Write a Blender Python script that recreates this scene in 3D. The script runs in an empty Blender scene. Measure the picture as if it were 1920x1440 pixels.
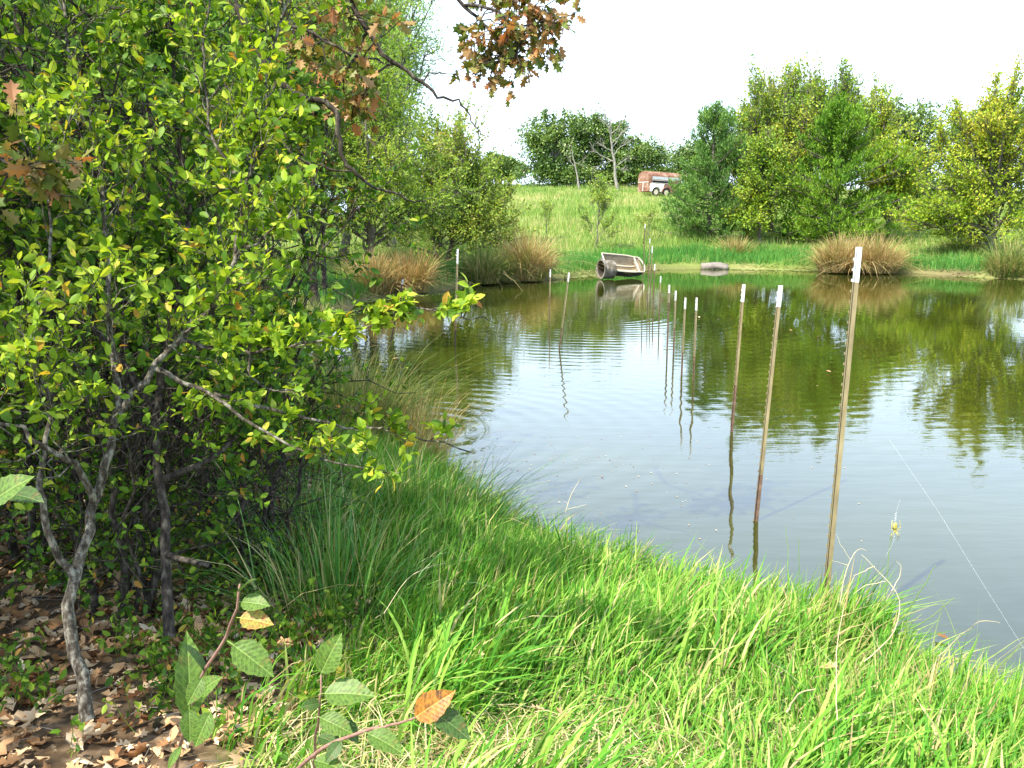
import bpy, math, random
import numpy as np
from mathutils import Vector, Matrix

C = bpy.context.scene.collection
SC = bpy.context.scene
rng = np.random.default_rng(7)
random.seed(7)

# ------------------------------------------------------------------ camera, light, exposure
F = 1663.0                       # focal length in pixels of the 1920 px frame
TH = math.atan(320 / F)          # downward pitch
HC = 2.3                         # eye height over the water
cam_d = bpy.data.cameras.new('camera')
cam_d.sensor_width = 36.0
cam_d.lens = 36.0 * F / 1920.0
cam_d.clip_start = 0.05
cam_d.clip_end = 3000
cam = bpy.data.objects.new('camera', cam_d)
C.objects.link(cam)
cam.location = (0, 0, HC)
cam.rotation_euler = (math.pi / 2 - TH, 0, 0)
SC.camera = cam

SUN = Vector((-0.45, -0.42, 0.84)).normalized()
world = bpy.data.worlds.new('World')
SC.world = world
world.use_nodes = True
wn, wl = world.node_tree.nodes, world.node_tree.links
bg = wn['Background']
sky = wn.new('ShaderNodeTexSky')
sky.sky_type = 'NISHITA'
sky.sun_disc = False
sky.sun_elevation = math.asin(SUN.z)
sky.sun_rotation = math.atan2(SUN.x, SUN.y)
sky.dust_density = 0.6
sky.air_density = 1.2
veil = wn.new('ShaderNodeMix'); veil.data_type = 'RGBA'
tcw = wn.new('ShaderNodeTexCoord'); sxyz = wn.new('ShaderNodeSeparateXYZ'); wl.new(tcw.outputs['Generated'], sxyz.inputs[0])
vr = wn.new('ShaderNodeMapRange'); vr.inputs[1].default_value = 0.05; vr.inputs[2].default_value = 0.7      # white cloud veil, thick at the horizon, thinner overhead
vr.inputs[3].default_value = 0.8; vr.inputs[4].default_value = 0.38
wl.new(sxyz.outputs[2], vr.inputs[0]); wl.new(vr.outputs[0], veil.inputs[0])
veil.inputs[7].default_value = (10.5, 12.9, 16.2, 1)
wl.new(sky.outputs[0], veil.inputs[6])
wl.new(veil.outputs[2], bg.inputs[0])
bg.inputs[1].default_value = 0.095

sun_d = bpy.data.lights.new('sun', 'SUN')
sun_d.energy = 5.0
sun_d.angle = math.radians(0.6)
sun_d.color = (1.0, 0.92, 0.77)
sun = bpy.data.objects.new('sun', sun_d)
C.objects.link(sun)
sun.rotation_euler = SUN.to_track_quat('Z', 'Y').to_euler()
sun.location = (-20, -20, 40)

SC.view_settings.view_transform = 'Standard'
SC.view_settings.look = 'None'
SC.view_settings.gamma = 1
SC.view_settings.exposure = 1.25
SC.view_settings.use_curve_mapping = False
SC.render.engine = 'CYCLES'
SC.cycles.use_denoising = True
SC.cycles.max_bounces = 6
SC.cycles.transparent_max_bounces = 4
SC.cycles.caustics_reflective = False
SC.cycles.caustics_refractive = False

# ------------------------------------------------------------------ helpers: space
CT, ST = math.cos(TH), math.sin(TH)
def P(px, py, t):
    """world point seen at photo position px,py at depth t metres"""
    dn = (py - 720) / F
    return np.array([(px - 960) / F * t, t * (CT - dn * ST), HC + t * (-ST - dn * CT)])

def project(p):
    """photo position and depth of world points (N,3)"""
    p = np.asarray(p, float)
    d = p - np.array([0, 0, HC])
    z = d[..., 1] * CT - d[..., 2] * ST
    dn = -d[..., 1] * ST - d[..., 2] * CT
    return 960 + F * d[..., 0] / z, 720 + F * dn / z, z

SH = [(-3.9,24.0),(-2.5,26.0),(-1.06,29.4),(0.9,30.7),(3.2,34.0),(6.4,37.6),(9.5,37.4),(12.2,36.2),(15.4,34.7),(18.2,31.3),
      (23,27),(28,18),(28,8),(24,0),(16,-4),(9,-2.2),(4.6,0.9),(3.0,2.3),(2.2,3.35),(1.68,4.2),(1.05,4.75),(0.4,5.35),(-0.25,6.3),
      (-0.75,7.6),(-1.5,9.0),(-2.6,10.6),(-3.4,13.0),(-3.5,16.0),(-3.9,20.0)]
def catmull(pts, n=5):
    pts = np.array(pts, float); N = len(pts); out = []
    for i in range(N):
        a, b, c, d = pts[i-1], pts[i], pts[(i+1) % N], pts[(i+2) % N]
        for k in range(n):
            t = k / n
            out.append(0.5*((2*b)+(-a+c)*t+(2*a-5*b+4*c-d)*t*t+(-a+3*b-3*c+d)*t**3))
    return np.array(out)
SHORE = catmull(SH)
def nz(x, y, s=1.0, k=0.0):
    x = x * s; y = y * s
    return (np.sin(x*1.3+y*0.7+k)+np.sin(x*-0.8+y*1.9+1.7+k*2)+np.sin(x*2.9-y*2.1+4.1+k)*0.6+np.sin(x*4.3+y*3.7+2.2+k)*0.4)/3.0
def sdist(x, y):
    """signed distance to the shoreline, positive on land"""
    x = np.atleast_1d(np.asarray(x, float)).ravel(); y = np.atleast_1d(np.asarray(y, float)).ravel()
    A = SHORE; B = np.roll(SHORE, -1, 0)
    d2 = np.full(x.shape, 1e18); inside = np.zeros(x.shape, bool)
    for (ax, ay), (bx, by) in zip(A, B):
        ex, ey = bx-ax, by-ay
        t = np.clip(((x-ax)*ex+(y-ay)*ey)/(ex*ex+ey*ey), 0, 1)
        dx, dy = x-ax-t*ex, y-ay-t*ey
        d2 = np.minimum(d2, dx*dx+dy*dy)
        if ay != by:
            c = ((ay > y) != (by > y)) & (x < (bx-ax)*(y-ay)/(by-ay)+ax)
            inside ^= c
    d = np.sqrt(d2)
    return np.where(inside, -d, d)
def smooth(a, b, v):
    t = np.clip((v-a)/(b-a), 0, 1); return t*t*(3-2*t)
def height(x, y, sd=None):
    x = np.atleast_1d(np.asarray(x, float)).ravel(); y = np.atleast_1d(np.asarray(y, float)).ravel()
    if sd is None: sd = sdist(x, y)
    s = np.maximum(sd, 0)
    z = 0.22*(1-np.exp(-s/0.35)) + 0.58*(1-np.exp(-s/3.5))
    z = np.where(sd < 0, np.maximum(sd*0.35, -1.2), z)
    slope = 0.074 - 0.010*smooth(10, 30, x)
    fy = np.clip(y-38, 0, 60); fy = np.where(y > 98, 60 - (y-98)*0.25, fy)
    z = z + slope*fy*smooth(-22, -4, x)*(sd > 0)
    z = z + nz(x, y, 0.9)*0.035*(sd > 0.3) + nz(x, y, 0.12)*0.15*smooth(6, 20, sd)
    return z
def G(px, py, lift=0.0):
    """where the photo position px,py meets the ground"""
    t = 1.0
    for t in np.concatenate([np.arange(1, 12, 0.04), np.arange(12, 130, 0.3)]):
        p = P(px, py, t)
        if p[2] <= height(p[0], p[1])[0] + lift: break
    return np.array([p[0], p[1], height(p[0], p[1])[0]])
def on_ground(px, t):
    """ground point at column px and depth about t"""
    x, y = (px-960)/F*t, t*CT
    return np.array([x, y, height(x, y)[0]])

# ------------------------------------------------------------------ helpers: objects
def tag(o, label=None, cat=None, group=None, kind=None):
    if label: o['label'] = label
    if cat: o['category'] = cat
    if group: o['group'] = group
    if kind: o['kind'] = kind
    return o
def empty(name, loc, label, cat, group=None, rz=0.0):
    o = bpy.data.objects.new(name, None); C.objects.link(o)
    o.location = [float(v) for v in loc]; o.rotation_euler = (0, 0, rz); o.empty_display_size = 0.1
    return tag(o, label, cat, group)
def mesh_np(name, v, f, mat, parent=None, smooth_shade=False, kind=None, local=None):
    """v (N,3), f (M,3 or 4) arrays in world space; local: origin to subtract"""
    v = np.asarray(v, np.float32).reshape(-1, 3); f = np.asarray(f, np.int32)
    if parent is not None and local is None: local = parent.location
    if local is not None: v = v - np.array(local, np.float32)
    me = bpy.data.meshes.new(name)
    k = f.shape[1]
    me.vertices.add(len(v)); me.vertices.foreach_set('co', v.ravel())
    me.loops.add(f.size); me.loops.foreach_set('vertex_index', f.ravel())
    me.polygons.add(len(f)); me.polygons.foreach_set('loop_start', np.arange(0, f.size, k, dtype=np.int32))
    if smooth_shade: me.polygons.foreach_set('use_smooth', np.ones(len(f), bool))
    me.update(calc_edges=True)
    me.materials.append(mat)
    o = bpy.data.objects.new(name, me); C.objects.link(o)
    if parent is not None: o.parent = parent
    elif local is not None: o.location = [float(q) for q in local]
    if kind: o['kind'] = kind
    return o
class MB:
    """collects small solids into one mesh"""
    def __init__(s): s.v = []; s.f = []
    def add(s, vs, fs):
        b = len(s.v); s.v += [tuple(map(float, q)) for q in vs]; s.f += [tuple(b+i for i in q) for q in fs]
    def box(s, c, size, M=None):
        x, y, z = [q/2 for q in size]; vs = [Vector((a*x, b*y, d*z)) for a in (-1,1) for b in (-1,1) for d in (-1,1)]
        if M is not None: vs = [M @ q for q in vs]
        vs = [q+Vector(c) for q in vs]
        s.add(vs, [(0,1,3,2),(4,6,7,5),(0,4,5,1),(2,3,7,6),(0,2,6,4),(1,5,7,3)])
    def loft(s, rings, cap=True, close=True):
        b = len(s.v); n = len(rings[0])
        for r in rings: s.v += [tuple(map(float, q)) for q in r]
        for i in range(len(rings)-1):
            for j in range(n if close else n-1):
                k = (j+1) % n
                s.f.append((b+i*n+j, b+i*n+k, b+(i+1)*n+k, b+(i+1)*n+j))
        if cap and close:
            s.f.append(tuple(b+j for j in reversed(range(n)))); s.f.append(tuple(b+(len(rings)-1)*n+j for j in range(n)))
    def tube(s, pts, r, n=8):
        pts = [Vector(p) for p in pts]; rings = []
        rr = r if hasattr(r, '__len__') else [r]*len(pts)
        for i, p in enumerate(pts):
            t = (pts[min(i+1, len(pts)-1)]-pts[max(i-1, 0)]).normalized()
            a = t.cross(Vector((0.31, 0.17, 0.93))).normalized(); b = t.cross(a)
            rings.append([p+(a*math.cos(2*math.pi*j/n)+b*math.sin(2*math.pi*j/n))*rr[i] for j in range(n)])
        s.loft(rings)
    def ball(s, c, rad, n=10, m=7, M=None):
        rings = []
        for i in range(m+1):
            a = math.pi*(i+0.02)/(m+0.04)
            ring = [Vector((math.sin(a)*math.cos(2*math.pi*j/n)*rad[0], math.sin(a)*math.sin(2*math.pi*j/n)*rad[1], math.cos(a)*rad[2])) for j in range(n)]
            if M is not None: ring = [M @ q for q in ring]
            rings.append([q+Vector(c) for q in ring])
        s.loft(rings)
    def build(s, name, mat, parent=None, smooth_shade=False, kind=None):
        me = bpy.data.meshes.new(name); me.from_pydata(s.v, [], s.f); me.update()
        if smooth_shade: me.polygons.foreach_set('use_smooth', [True]*len(me.polygons))
        me.materials.append(mat)
        o = bpy.data.objects.new(name, me); C.objects.link(o)
        if parent is not None: o.parent = parent
        if kind: o['kind'] = kind
        return o
def copy_tree(o, parent=None):
    c = o.copy(); C.objects.link(c)
    if parent is not None: c.parent = parent
    for ch in list(o.children): copy_tree(ch, c)
    return c

# ------------------------------------------------------------------ helpers: materials
def new_mat(name):
    m = bpy.data.materials.new(name); m.use_nodes = True
    nt = m.node_tree; return m, nt.nodes, nt.links, nt.nodes['Principled BSDF']
def ramp(n, cols):
    r = n.new('ShaderNodeValToRGB'); e = r.color_ramp.elements
    while len(e) < len(cols): e.new(0.5)
    for i, (p, c) in enumerate(cols):
        e[i].position = p; e[i].color = (*c, 1)
    return r
def leaf_mat(name, cols, transl=0.35, rough=0.5, spec=0.3, nscale=1.2, namt=0.5, tint=(1.25, 1.2, 0.5)):
    """random colour per leaf plus soft patches of colour through the plant"""
    m, n, l, bs = new_mat(name)
    geo = n.new('ShaderNodeNewGeometry'); oi = n.new('ShaderNodeObjectInfo')
    tc = n.new('ShaderNodeTexCoord')
    noi = n.new('ShaderNodeTexNoise'); noi.inputs['Scale'].default_value = nscale; noi.inputs['Detail'].default_value = 2
    l.new(geo.outputs['Position'], noi.inputs['Vector'])
    a = n.new('ShaderNodeMath'); a.operation = 'ADD'; l.new(geo.outputs['Random Per Island'], a.inputs[0]); l.new(oi.outputs['Random'], a.inputs[1])
    fr = n.new('ShaderNodeMath'); fr.operation = 'FRACT'; l.new(a.outputs[0], fr.inputs[0])
    sh = n.new('ShaderNodeMapRange'); l.new(noi.outputs[0], sh.inputs[0])
    sh.inputs[1].default_value = 0.3; sh.inputs[2].default_value = 0.7; sh.inputs[3].default_value = -namt/2; sh.inputs[4].default_value = namt/2
    ad = n.new('ShaderNodeMath'); ad.operation = 'ADD'; ad.use_clamp = True; l.new(fr.outputs[0], ad.inputs[0]); l.new(sh.outputs[0], ad.inputs[1])
    r = ramp(n, cols); l.new(ad.outputs[0], r.inputs[0])
    l.new(r.outputs[0], bs.inputs['Base Color'])
    bs.inputs['Roughness'].default_value = rough; bs.inputs['Specular IOR Level'].default_value = spec
    tr = n.new('ShaderNodeBsdfTranslucent')
    mu = n.new('ShaderNodeMix'); mu.data_type = 'RGBA'; mu.blend_type = 'MULTIPLY'; mu.inputs[0].default_value = 1
    mu.inputs[7].default_value = (*tint, 1); l.new(r.outputs[0], mu.inputs[6]); l.new(mu.outputs[2], tr.inputs[0])
    mx = n.new('ShaderNodeMixShader'); mx.inputs[0].default_value = transl
    l.new(bs.outputs[0], mx.inputs[1]); l.new(tr.outputs[0], mx.inputs[2]); l.new(mx.outputs[0], n['Material Output'].inputs[0])
    return m
def rough_mat(name, cols, scale=6, rough=0.9, bump=0.4, stretch=(1, 1, 1), spec=0.2, metal=0.0, detail=6, dist=0.01):
    m, n, l, bs = new_mat(name)
    tc = n.new('ShaderNodeTexCoord'); mp = n.new('ShaderNodeMapping'); mp.inputs['Scale'].default_value = stretch
    l.new(tc.outputs['Object'], mp.inputs[0])
    noi = n.new('ShaderNodeTexNoise'); noi.inputs['Scale'].default_value = scale; noi.inputs['Detail'].default_value = detail; noi.inputs['Roughness'].default_value = 0.65
    l.new(mp.outputs[0], noi.inputs['Vector'])
    r = ramp(n, cols); l.new(noi.outputs[0], r.inputs[0]); l.new(r.outputs[0], bs.inputs['Base Color'])
    bs.inputs['Roughness'].default_value = rough; bs.inputs['Specular IOR Level'].default_value = spec; bs.inputs['Metallic'].default_value = metal
    if bump:
        b = n.new('ShaderNodeBump'); b.inputs['Strength'].default_value = bump; b.inputs['Distance'].default_value = dist
        l.new(noi.outputs[0], b.inputs['Height']); l.new(b.outputs[0], bs.inputs['Normal'])
    return m

M = {}
M['bark_grey'] = rough_mat('bark_grey', [(0.38,(0.028,0.022,0.016)),(0.5,(0.085,0.072,0.055)),(0.62,(0.24,0.225,0.185))], 55, bump=0.9, stretch=(1,1,0.5))
M['bark_dark'] = rough_mat('bark_dark', [(0.38,(0.018,0.014,0.011)),(0.52,(0.05,0.04,0.032)),(0.66,(0.13,0.115,0.09))], 42, bump=0.9, stretch=(1,1,0.4))
M['bark_far'] = rough_mat('bark_far', [(0.3,(0.07,0.06,0.05)),(0.7,(0.2,0.18,0.15))], 4, bump=0.5)
M['deadwood'] = rough_mat('deadwood', [(0.3,(0.14,0.13,0.11)),(0.7,(0.34,0.32,0.29))], 3, bump=0.5)
G1 = [(0.0,(0.035,0.095,0.014)),(0.35,(0.07,0.17,0.02)),(0.7,(0.13,0.25,0.03)),(0.9,(0.20,0.29,0.05)),(0.97,(0.34,0.17,0.03))]
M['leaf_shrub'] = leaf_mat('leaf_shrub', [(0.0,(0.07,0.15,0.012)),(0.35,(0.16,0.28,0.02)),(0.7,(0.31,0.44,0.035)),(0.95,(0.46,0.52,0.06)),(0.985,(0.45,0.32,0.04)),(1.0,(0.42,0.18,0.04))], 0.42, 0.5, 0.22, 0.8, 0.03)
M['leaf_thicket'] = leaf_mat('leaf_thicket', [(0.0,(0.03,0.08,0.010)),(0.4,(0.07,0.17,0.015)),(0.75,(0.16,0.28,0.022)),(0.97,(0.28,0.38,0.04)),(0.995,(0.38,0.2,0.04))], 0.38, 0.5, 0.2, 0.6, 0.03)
M['leaf_willow'] = leaf_mat('leaf_willow', [(0.0,(0.13,0.25,0.03)),(0.5,(0.27,0.42,0.06)),(1.0,(0.44,0.54,0.10))], 0.48, 0.5, 0.25, 0.35, 0.6)
M['leaf_pale_willow'] = leaf_mat('leaf_pale_willow', [(0.0,(0.18,0.32,0.12)),(1.0,(0.36,0.50,0.22))], 0.45, 0.5, 0.25, 0.35, 0.5)
M['leaf_olive'] = leaf_mat('leaf_olive', [(0.0,(0.14,0.24,0.03)),(0.5,(0.27,0.39,0.06)),(0.9,(0.40,0.47,0.10)),(1.0,(0.44,0.40,0.12))], 0.42, 0.5, 0.25, 0.35, 0.6)
M['leaf_oak'] = leaf_mat('leaf_oak', [(0.0,(0.05,0.11,0.025)),(0.5,(0.12,0.21,0.045)),(1.0,(0.24,0.33,0.08))], 0.2, 0.4, 0.5, 0.3, 0.5)
M['leaf_cedar'] = leaf_mat('leaf_cedar', [(0.0,(0.06,0.16,0.014)),(0.5,(0.13,0.27,0.024)),(1.0,(0.25,0.38,0.04))], 0.28, 0.6, 0.15, 0.5, 0.6)
M['leaf_blue_cedar'] = leaf_mat('leaf_blue_cedar', [(0.0,(0.06,0.15,0.035)),(0.5,(0.11,0.23,0.055)),(1.0,(0.20,0.33,0.07))], 0.28, 0.6, 0.15, 0.5, 0.6)
M['leaf_yellow'] = leaf_mat('leaf_yellow', [(0.0,(0.16,0.29,0.02)),(0.4,(0.28,0.41,0.03)),(0.8,(0.42,0.50,0.05)),(1.0,(0.52,0.48,0.06))], 0.38, 0.5, 0.2, 0.35, 0.6, (1.2, 1.1, 0.4))
M['leaf_lime'] = leaf_mat('leaf_lime', [(0.0,(0.12,0.24,0.02)),(0.5,(0.24,0.37,0.035)),(0.9,(0.38,0.46,0.045)),(1.0,(0.46,0.44,0.05))], 0.35, 0.5, 0.3, 0.4, 0.7, (1.2,1.1,0.4))
M['leaf_bronze'] = leaf_mat('leaf_bronze', [(0.0,(0.08,0.13,0.02)),(0.25,(0.14,0.19,0.03)),(0.5,(0.25,0.20,0.06)),(0.75,(0.36,0.22,0.09)),(1.0,(0.40,0.17,0.07))], 0.35, 0.5, 0.3, 3.0, 0.3, (1.2, 0.95, 0.5))
M['leaf_dry'] = leaf_mat('leaf_dry', [(0.0,(0.14,0.06,0.025)),(0.3,(0.32,0.17,0.075)),(0.6,(0.50,0.32,0.17)),(0.85,(0.62,0.45,0.28)),(1.0,(0.68,0.57,0.42))], 0.15, 0.7, 0.15, 2.0, 0.2, (1.1, 0.9, 0.6))
M['grass'] = leaf_mat('grass', [(0.0,(0.055,0.20,0.022)),(0.35,(0.13,0.33,0.035)),(0.68,(0.24,0.42,0.06)),(0.85,(0.38,0.47,0.13)),(0.95,(0.55,0.47,0.25)),(1.0,(0.42,0.32,0.17))], 0.38, 0.55, 0.15, 0.9, 0.15, (1.1, 1.1, 0.4))
M['grass_shore'] = leaf_mat('grass_shore', [(0.0,(0.04,0.17,0.03)),(0.5,(0.08,0.27,0.045)),(1.0,(0.17,0.36,0.07))], 0.35, 0.5, 0.3, 0.5, 0.4, (1.1,1.15,0.6))
M['grass_field'] = leaf_mat('grass_field', [(0.0,(0.11,0.22,0.04)),(0.45,(0.19,0.31,0.06)),(0.75,(0.28,0.37,0.10)),(1.0,(0.46,0.40,0.2))], 0.3, 0.7, 0.15, 0.16, 0.8, (1.1,1.1,0.6))
M['grass_dry'] = leaf_mat('grass_dry', [(0.0,(0.26,0.19,0.09)),(0.4,(0.44,0.36,0.18)),(0.7,(0.60,0.53,0.32)),(1.0,(0.42,0.50,0.16))], 0.25, 0.6, 0.3, 1.0, 0.3, (1.1,1.0,0.6))
M['rush_brown'] = leaf_mat('rush_brown', [(0.0,(0.24,0.155,0.055)),(0.4,(0.42,0.29,0.12)),(0.7,(0.56,0.43,0.21)),(0.88,(0.30,0.33,0.10)),(1.0,(0.18,0.26,0.05))], 0.2, 0.6, 0.3, 0.9, 0.3, (1.1, 1.0, 0.6))
M['rush_olive'] = leaf_mat('rush_olive', [(0.0,(0.07,0.14,0.025)),(0.5,(0.17,0.24,0.05)),(0.8,(0.32,0.3,0.1)),(1.0,(0.46,0.36,0.18))], 0.25, 0.5, 0.3, 1.0, 0.4, (1.1,1.05,0.6))
M['rush_green'] = leaf_mat('rush_green', [(0.0,(0.04,0.15,0.025)),(0.5,(0.09,0.25,0.04)),(0.8,(0.18,0.32,0.06)),(0.9,(0.42,0.36,0.16)),(1.0,(0.5,0.40,0.2))], 0.25, 0.4, 0.45, 1.5, 0.3)

# ------------------------------------------------------------------ helpers: foliage
def T(vs, fs): return np.array(vs, float), np.array(fs, int)
T_QUAD = T([(0,0,0),(0.3,0.5,0.06),(0,1,0),(-0.3,0.5,0.06)], [(0,1,2),(0,2,3)])
T_NARROW = T([(0,0,0),(0.13,0.45,0.03),(0,1,-0.06),(-0.13,0.45,0.03)], [(0,1,2),(0,2,3)])
T_OVAL = T([(0,-0.12,0),(0,0.0,0),(0.2,0.22,0.05),(0.27,0.5,0.07),(0.17,0.8,0.0),(0,1,-0.1),(-0.17,0.8,0.0),(-0.27,0.5,0.07),(-0.2,0.22,0.05),(0,0.5,-0.0),(0.015,-0.12,0)],
           [(0,10,1),(1,2,9),(2,3,9),(3,4,9),(4,5,9),(5,6,9),(6,7,9),(7,8,9),(8,1,9)])
T_HEX = T([(0,0,0),(0.24,0.3,0.06),(0.22,0.68,0.04),(0,1,-0.08),(-0.22,0.68,0.04),(-0.24,0.3,0.06)], [(0,1,2),(0,2,3),(0,3,4),(0,4,5)])
_ol = [(0,0),(0.05,0.12),(0.22,0.2),(0.12,0.32),(0.36,0.48),(0.15,0.56),(0.30,0.78),(0.1,0.8),(0,1.0)]
_v = [(x, y, 0.25*abs(x)) for x, y in _ol] + [(-x, y, 0.25*abs(x)) for x, y in _ol[1:-1]] + [(0,0.5,0)]
_n = len(_ol); _ring = list(range(_n)) + list(range(len(_v)-2, _n-1, -1))
T_LOBED = T(_v, [(_ring[i], _ring[(i+1) % len(_ring)], len(_v)-1) for i in range(len(_ring))])
_v2 = [(x, y, 0.5*abs(x)+0.35*(y-0.5)**2) for x, y, z in _v]
T_CURLED = T(_v2, T_LOBED[1])

def unit(a): return a/np.maximum(np.linalg.norm(a, axis=-1, keepdims=True), 1e-9)
def rvec(n): return unit(rng.normal(size=(n, 3)))
def leaves_mesh(pos, axis, nrm, size, tpl):
    tv, tf = tpl; N = len(pos)
    axis = unit(axis); side = unit(np.cross(axis, nrm)); nr = np.cross(side, axis)
    s = np.asarray(size).reshape(-1, 1, 1)
    v = pos[:, None, :] + s*(tv[None, :, 0:1]*side[:, None, :] + tv[None, :, 1:2]*axis[:, None, :] + tv[None, :, 2:3]*nr[:, None, :])
    f = tf[None] + (np.arange(N)*len(tv))[:, None, None]
    return v.reshape(-1, 3), f.reshape(-1, 3)
def tubes(Pt, R, n=5):
    """batch of polylines (B,K,3) with radii (B,K) -> verts, quads"""
    B, K, _ = Pt.shape
    tg = np.empty_like(Pt); tg[:, 1:-1] = Pt[:, 2:]-Pt[:, :-2]; tg[:, 0] = Pt[:, 1]-Pt[:, 0]; tg[:, -1] = Pt[:, -1]-Pt[:, -2]
    tg = unit(tg); ref = np.array([0.31, 0.93, 0.17]); a = unit(np.cross(tg, ref)); b = np.cross(tg, a)
    an = 2*np.pi*np.arange(n)/n
    v = Pt[:, :, None, :] + R[:, :, None, None]*(a[:, :, None, :]*np.cos(an)[None, None, :, None] + b[:, :, None, :]*np.sin(an)[None, None, :, None])
    idx = np.arange(B*K*n).reshape(B, K, n); nx = np.roll(idx, -1, 2)
    f = np.stack([idx[:, :-1], nx[:, :-1], nx[:, 1:], idx[:, 1:]], -1).reshape(-1, 4)
    return v.reshape(-1, 3), f
def merge(parts):
    V = []; Fc = []; b = 0
    for v, f in parts:
        V.append(v); Fc.append(f+b); b += len(v)
    return np.concatenate(V), np.concatenate(Fc)
def curve(S, E, K, sag=0.15, wig=0.05):
    """curved polylines from S to E, (B,K,3); sag lifts the middle"""
    B = len(S); L = np.linalg.norm(E-S, axis=1)[:, None]
    ctrl = (S+E)/2 + L*(np.array([0, 0, 1])*sag) + rng.normal(size=(B, 3))*L*wig*2
    t = np.linspace(0, 1, K)[None, :, None]
    c = (1-t)**2*S[:, None]+2*t*(1-t)*ctrl[:, None]+t*t*E[:, None]
    w = rng.normal(size=(B, K, 3))*L[:, :, None]*wig*0.5; w[:, 0] = 0
    return c+w
def sample_on(Pt, n, lo=0.2, hi=1.0):
    """n random points per polyline, with tangents"""
    B, K, _ = Pt.shape
    u = rng.uniform(lo, hi, (B, n))*(K-1.001); i = np.minimum(u.astype(int), K-2); fr = (u-i)[..., None]
    bi = np.arange(B)[:, None]
    a, b = Pt[bi, i], Pt[bi, i+1]
    return (a+(b-a)*fr).reshape(-1, 3), unit(b-a).reshape(-1, 3), (u/(K-1)).reshape(-1)
def leaf_points(Pt, n, size, lo=0.1, hi=1.0, jit=0.02, up=0.5, droop=0.0, spread=0.9):
    pos, tg, u = sample_on(Pt, n, lo, hi)
    N = len(pos); r = rvec(N)
    ax = unit(tg*0.6 + r*spread + np.array([0, 0, 1])*(0.1-droop))
    nr = unit(rvec(N)*0.8 + np.array([0, 0, 1])*up)
    sz = size*rng.uniform(0.45, 1.35, N)
    return pos+rng.normal(size=(N, 3))*jit, ax, nr, sz
def grow(limbs, limbR, center, n_sub, sub_len, n_shoot, shoot_len, n_leaf, leaf, tpl, outw=0.7, upw=0.4, rnd=0.8, droop=0.1, lo=0.3, sdroop=0.0, twigs=True, jit=0.02, spread=0.9, twr=0.004):
    """sub-branches and leafy shoots on a batch of limbs; returns wood parts, leaf arrays"""
    n_leaf = max(4, int(n_leaf*0.62)); leaf = leaf*1.15
    wood = []
    s, tg, u = sample_on(limbs, n_sub, lo, 1.0)
    out = unit(s-center); N = len(s)
    d = unit(tg*0.5+out*outw+rvec(N)*rnd+np.array([0, 0, 1])*upw)
    e = s+d*(sub_len*rng.uniform(0.5, 1.2, N))[:, None]
    subs = curve(s, e, 5, 0.05-sdroop, 0.06)
    r0 = np.repeat(limbR, n_sub)*0.45
    wood.append(tubes(subs[:, ::2], np.linspace(1, 0.3, 3)[None]*r0[:, None], 3))
    s2, tg2, u2 = sample_on(subs, n_shoot, 0.1, 1.0)
    N2 = len(s2); out2 = unit(s2-center)
    d2 = unit(tg2*0.6+out2*outw*0.6+rvec(N2)*rnd+np.array([0, 0, 1])*upw)
    e2 = s2+d2*(shoot_len*rng.uniform(0.4, 1.3, N2))[:, None]-np.array([0, 0, 1])*sdroop*shoot_len
    sh = curve(s2, e2, 4, 0.05+sdroop*0.5, 0.05)
    if twigs: wood.append(tubes(sh[:, ::3], np.array([1, 0.4])[None]*np.full((N2, 1), twr), 3))
    lv = leaf_points(sh, n_leaf, leaf, 0.1, 1.05, jit, 0.5, droop, spread)
    return wood, lv
def finish_plant(name, base, label, cat, group, wood, lvs, tpl, wmat, lmat, wood_name='trunk', leaf_name='crown', n_leaf_parts=0, gap=None):
    root = empty(name, base, label, cat, group)
    v, f = merge(wood); mesh_np(wood_name, v, f, wmat, root, True)
    pos = np.concatenate([a[0] for a in lvs]); ax = np.concatenate([a[1] for a in lvs]); nr = np.concatenate([a[2] for a in lvs]); sz = np.concatenate([a[3] for a in lvs])
    keep = pos[:, 2] > height(pos[:, 0], pos[:, 1])*1.0+0.01
    cull = np.linalg.norm(pos-np.array([0, 0, HC]), axis=1) > 0.9
    keep &= cull
    if gap is not None:
        keep &= (nz(pos[:, 0]+pos[:, 2]*0.7, pos[:, 1]+pos[:, 2]*1.3, 2.6, 3)+0.5*nz(pos[:, 0]-pos[:, 2], pos[:, 1]*0.5+pos[:, 2], 6.0, 1)+rng.normal(size=len(pos))*0.12) > gap
    pos, ax, nr, sz = pos[keep], ax[keep], nr[keep], sz[keep]
    if n_leaf_parts:
        px, py, z = project(pos)
        vis = (px > 0) & (px < 1920) & (py > 0) & (py < 1440) & (z > 0)
        sc = np.where(vis, sz/z, 0); order = np.argsort(-sc)[:n_leaf_parts]
        order = order[sc[order] > 0]
        me = bpy.data.meshes.new('leaf'); me.from_pydata([tuple(q) for q in tpl[0]], [], [tuple(q) for q in tpl[1].tolist()]); me.materials.append(lmat); me.update()
        for i in order:
            y = Vector(unit(ax[i])); x = y.cross(Vector(nr[i])).normalized(); z_ = x.cross(y)
            mt = Matrix((x, y, z_)).transposed().to_4x4()*1.0
            o = bpy.data.objects.new('leaf', me); C.objects.link(o); o.parent = root
            o.matrix_local = Matrix.Translation(Vector(pos[i])-root.location) @ mt @ Matrix.Scale(float(sz[i]), 4)
        m_ = np.ones(len(pos), bool); m_[order] = False
        pos, ax, nr, sz = pos[m_], ax[m_], nr[m_], sz[m_]
    v, f = leaves_mesh(pos, ax, nr, sz, tpl)
    mesh_np(leaf_name, v, f, lmat, root, False, 'stuff' if n_leaf_parts else None)
    return root
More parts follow.
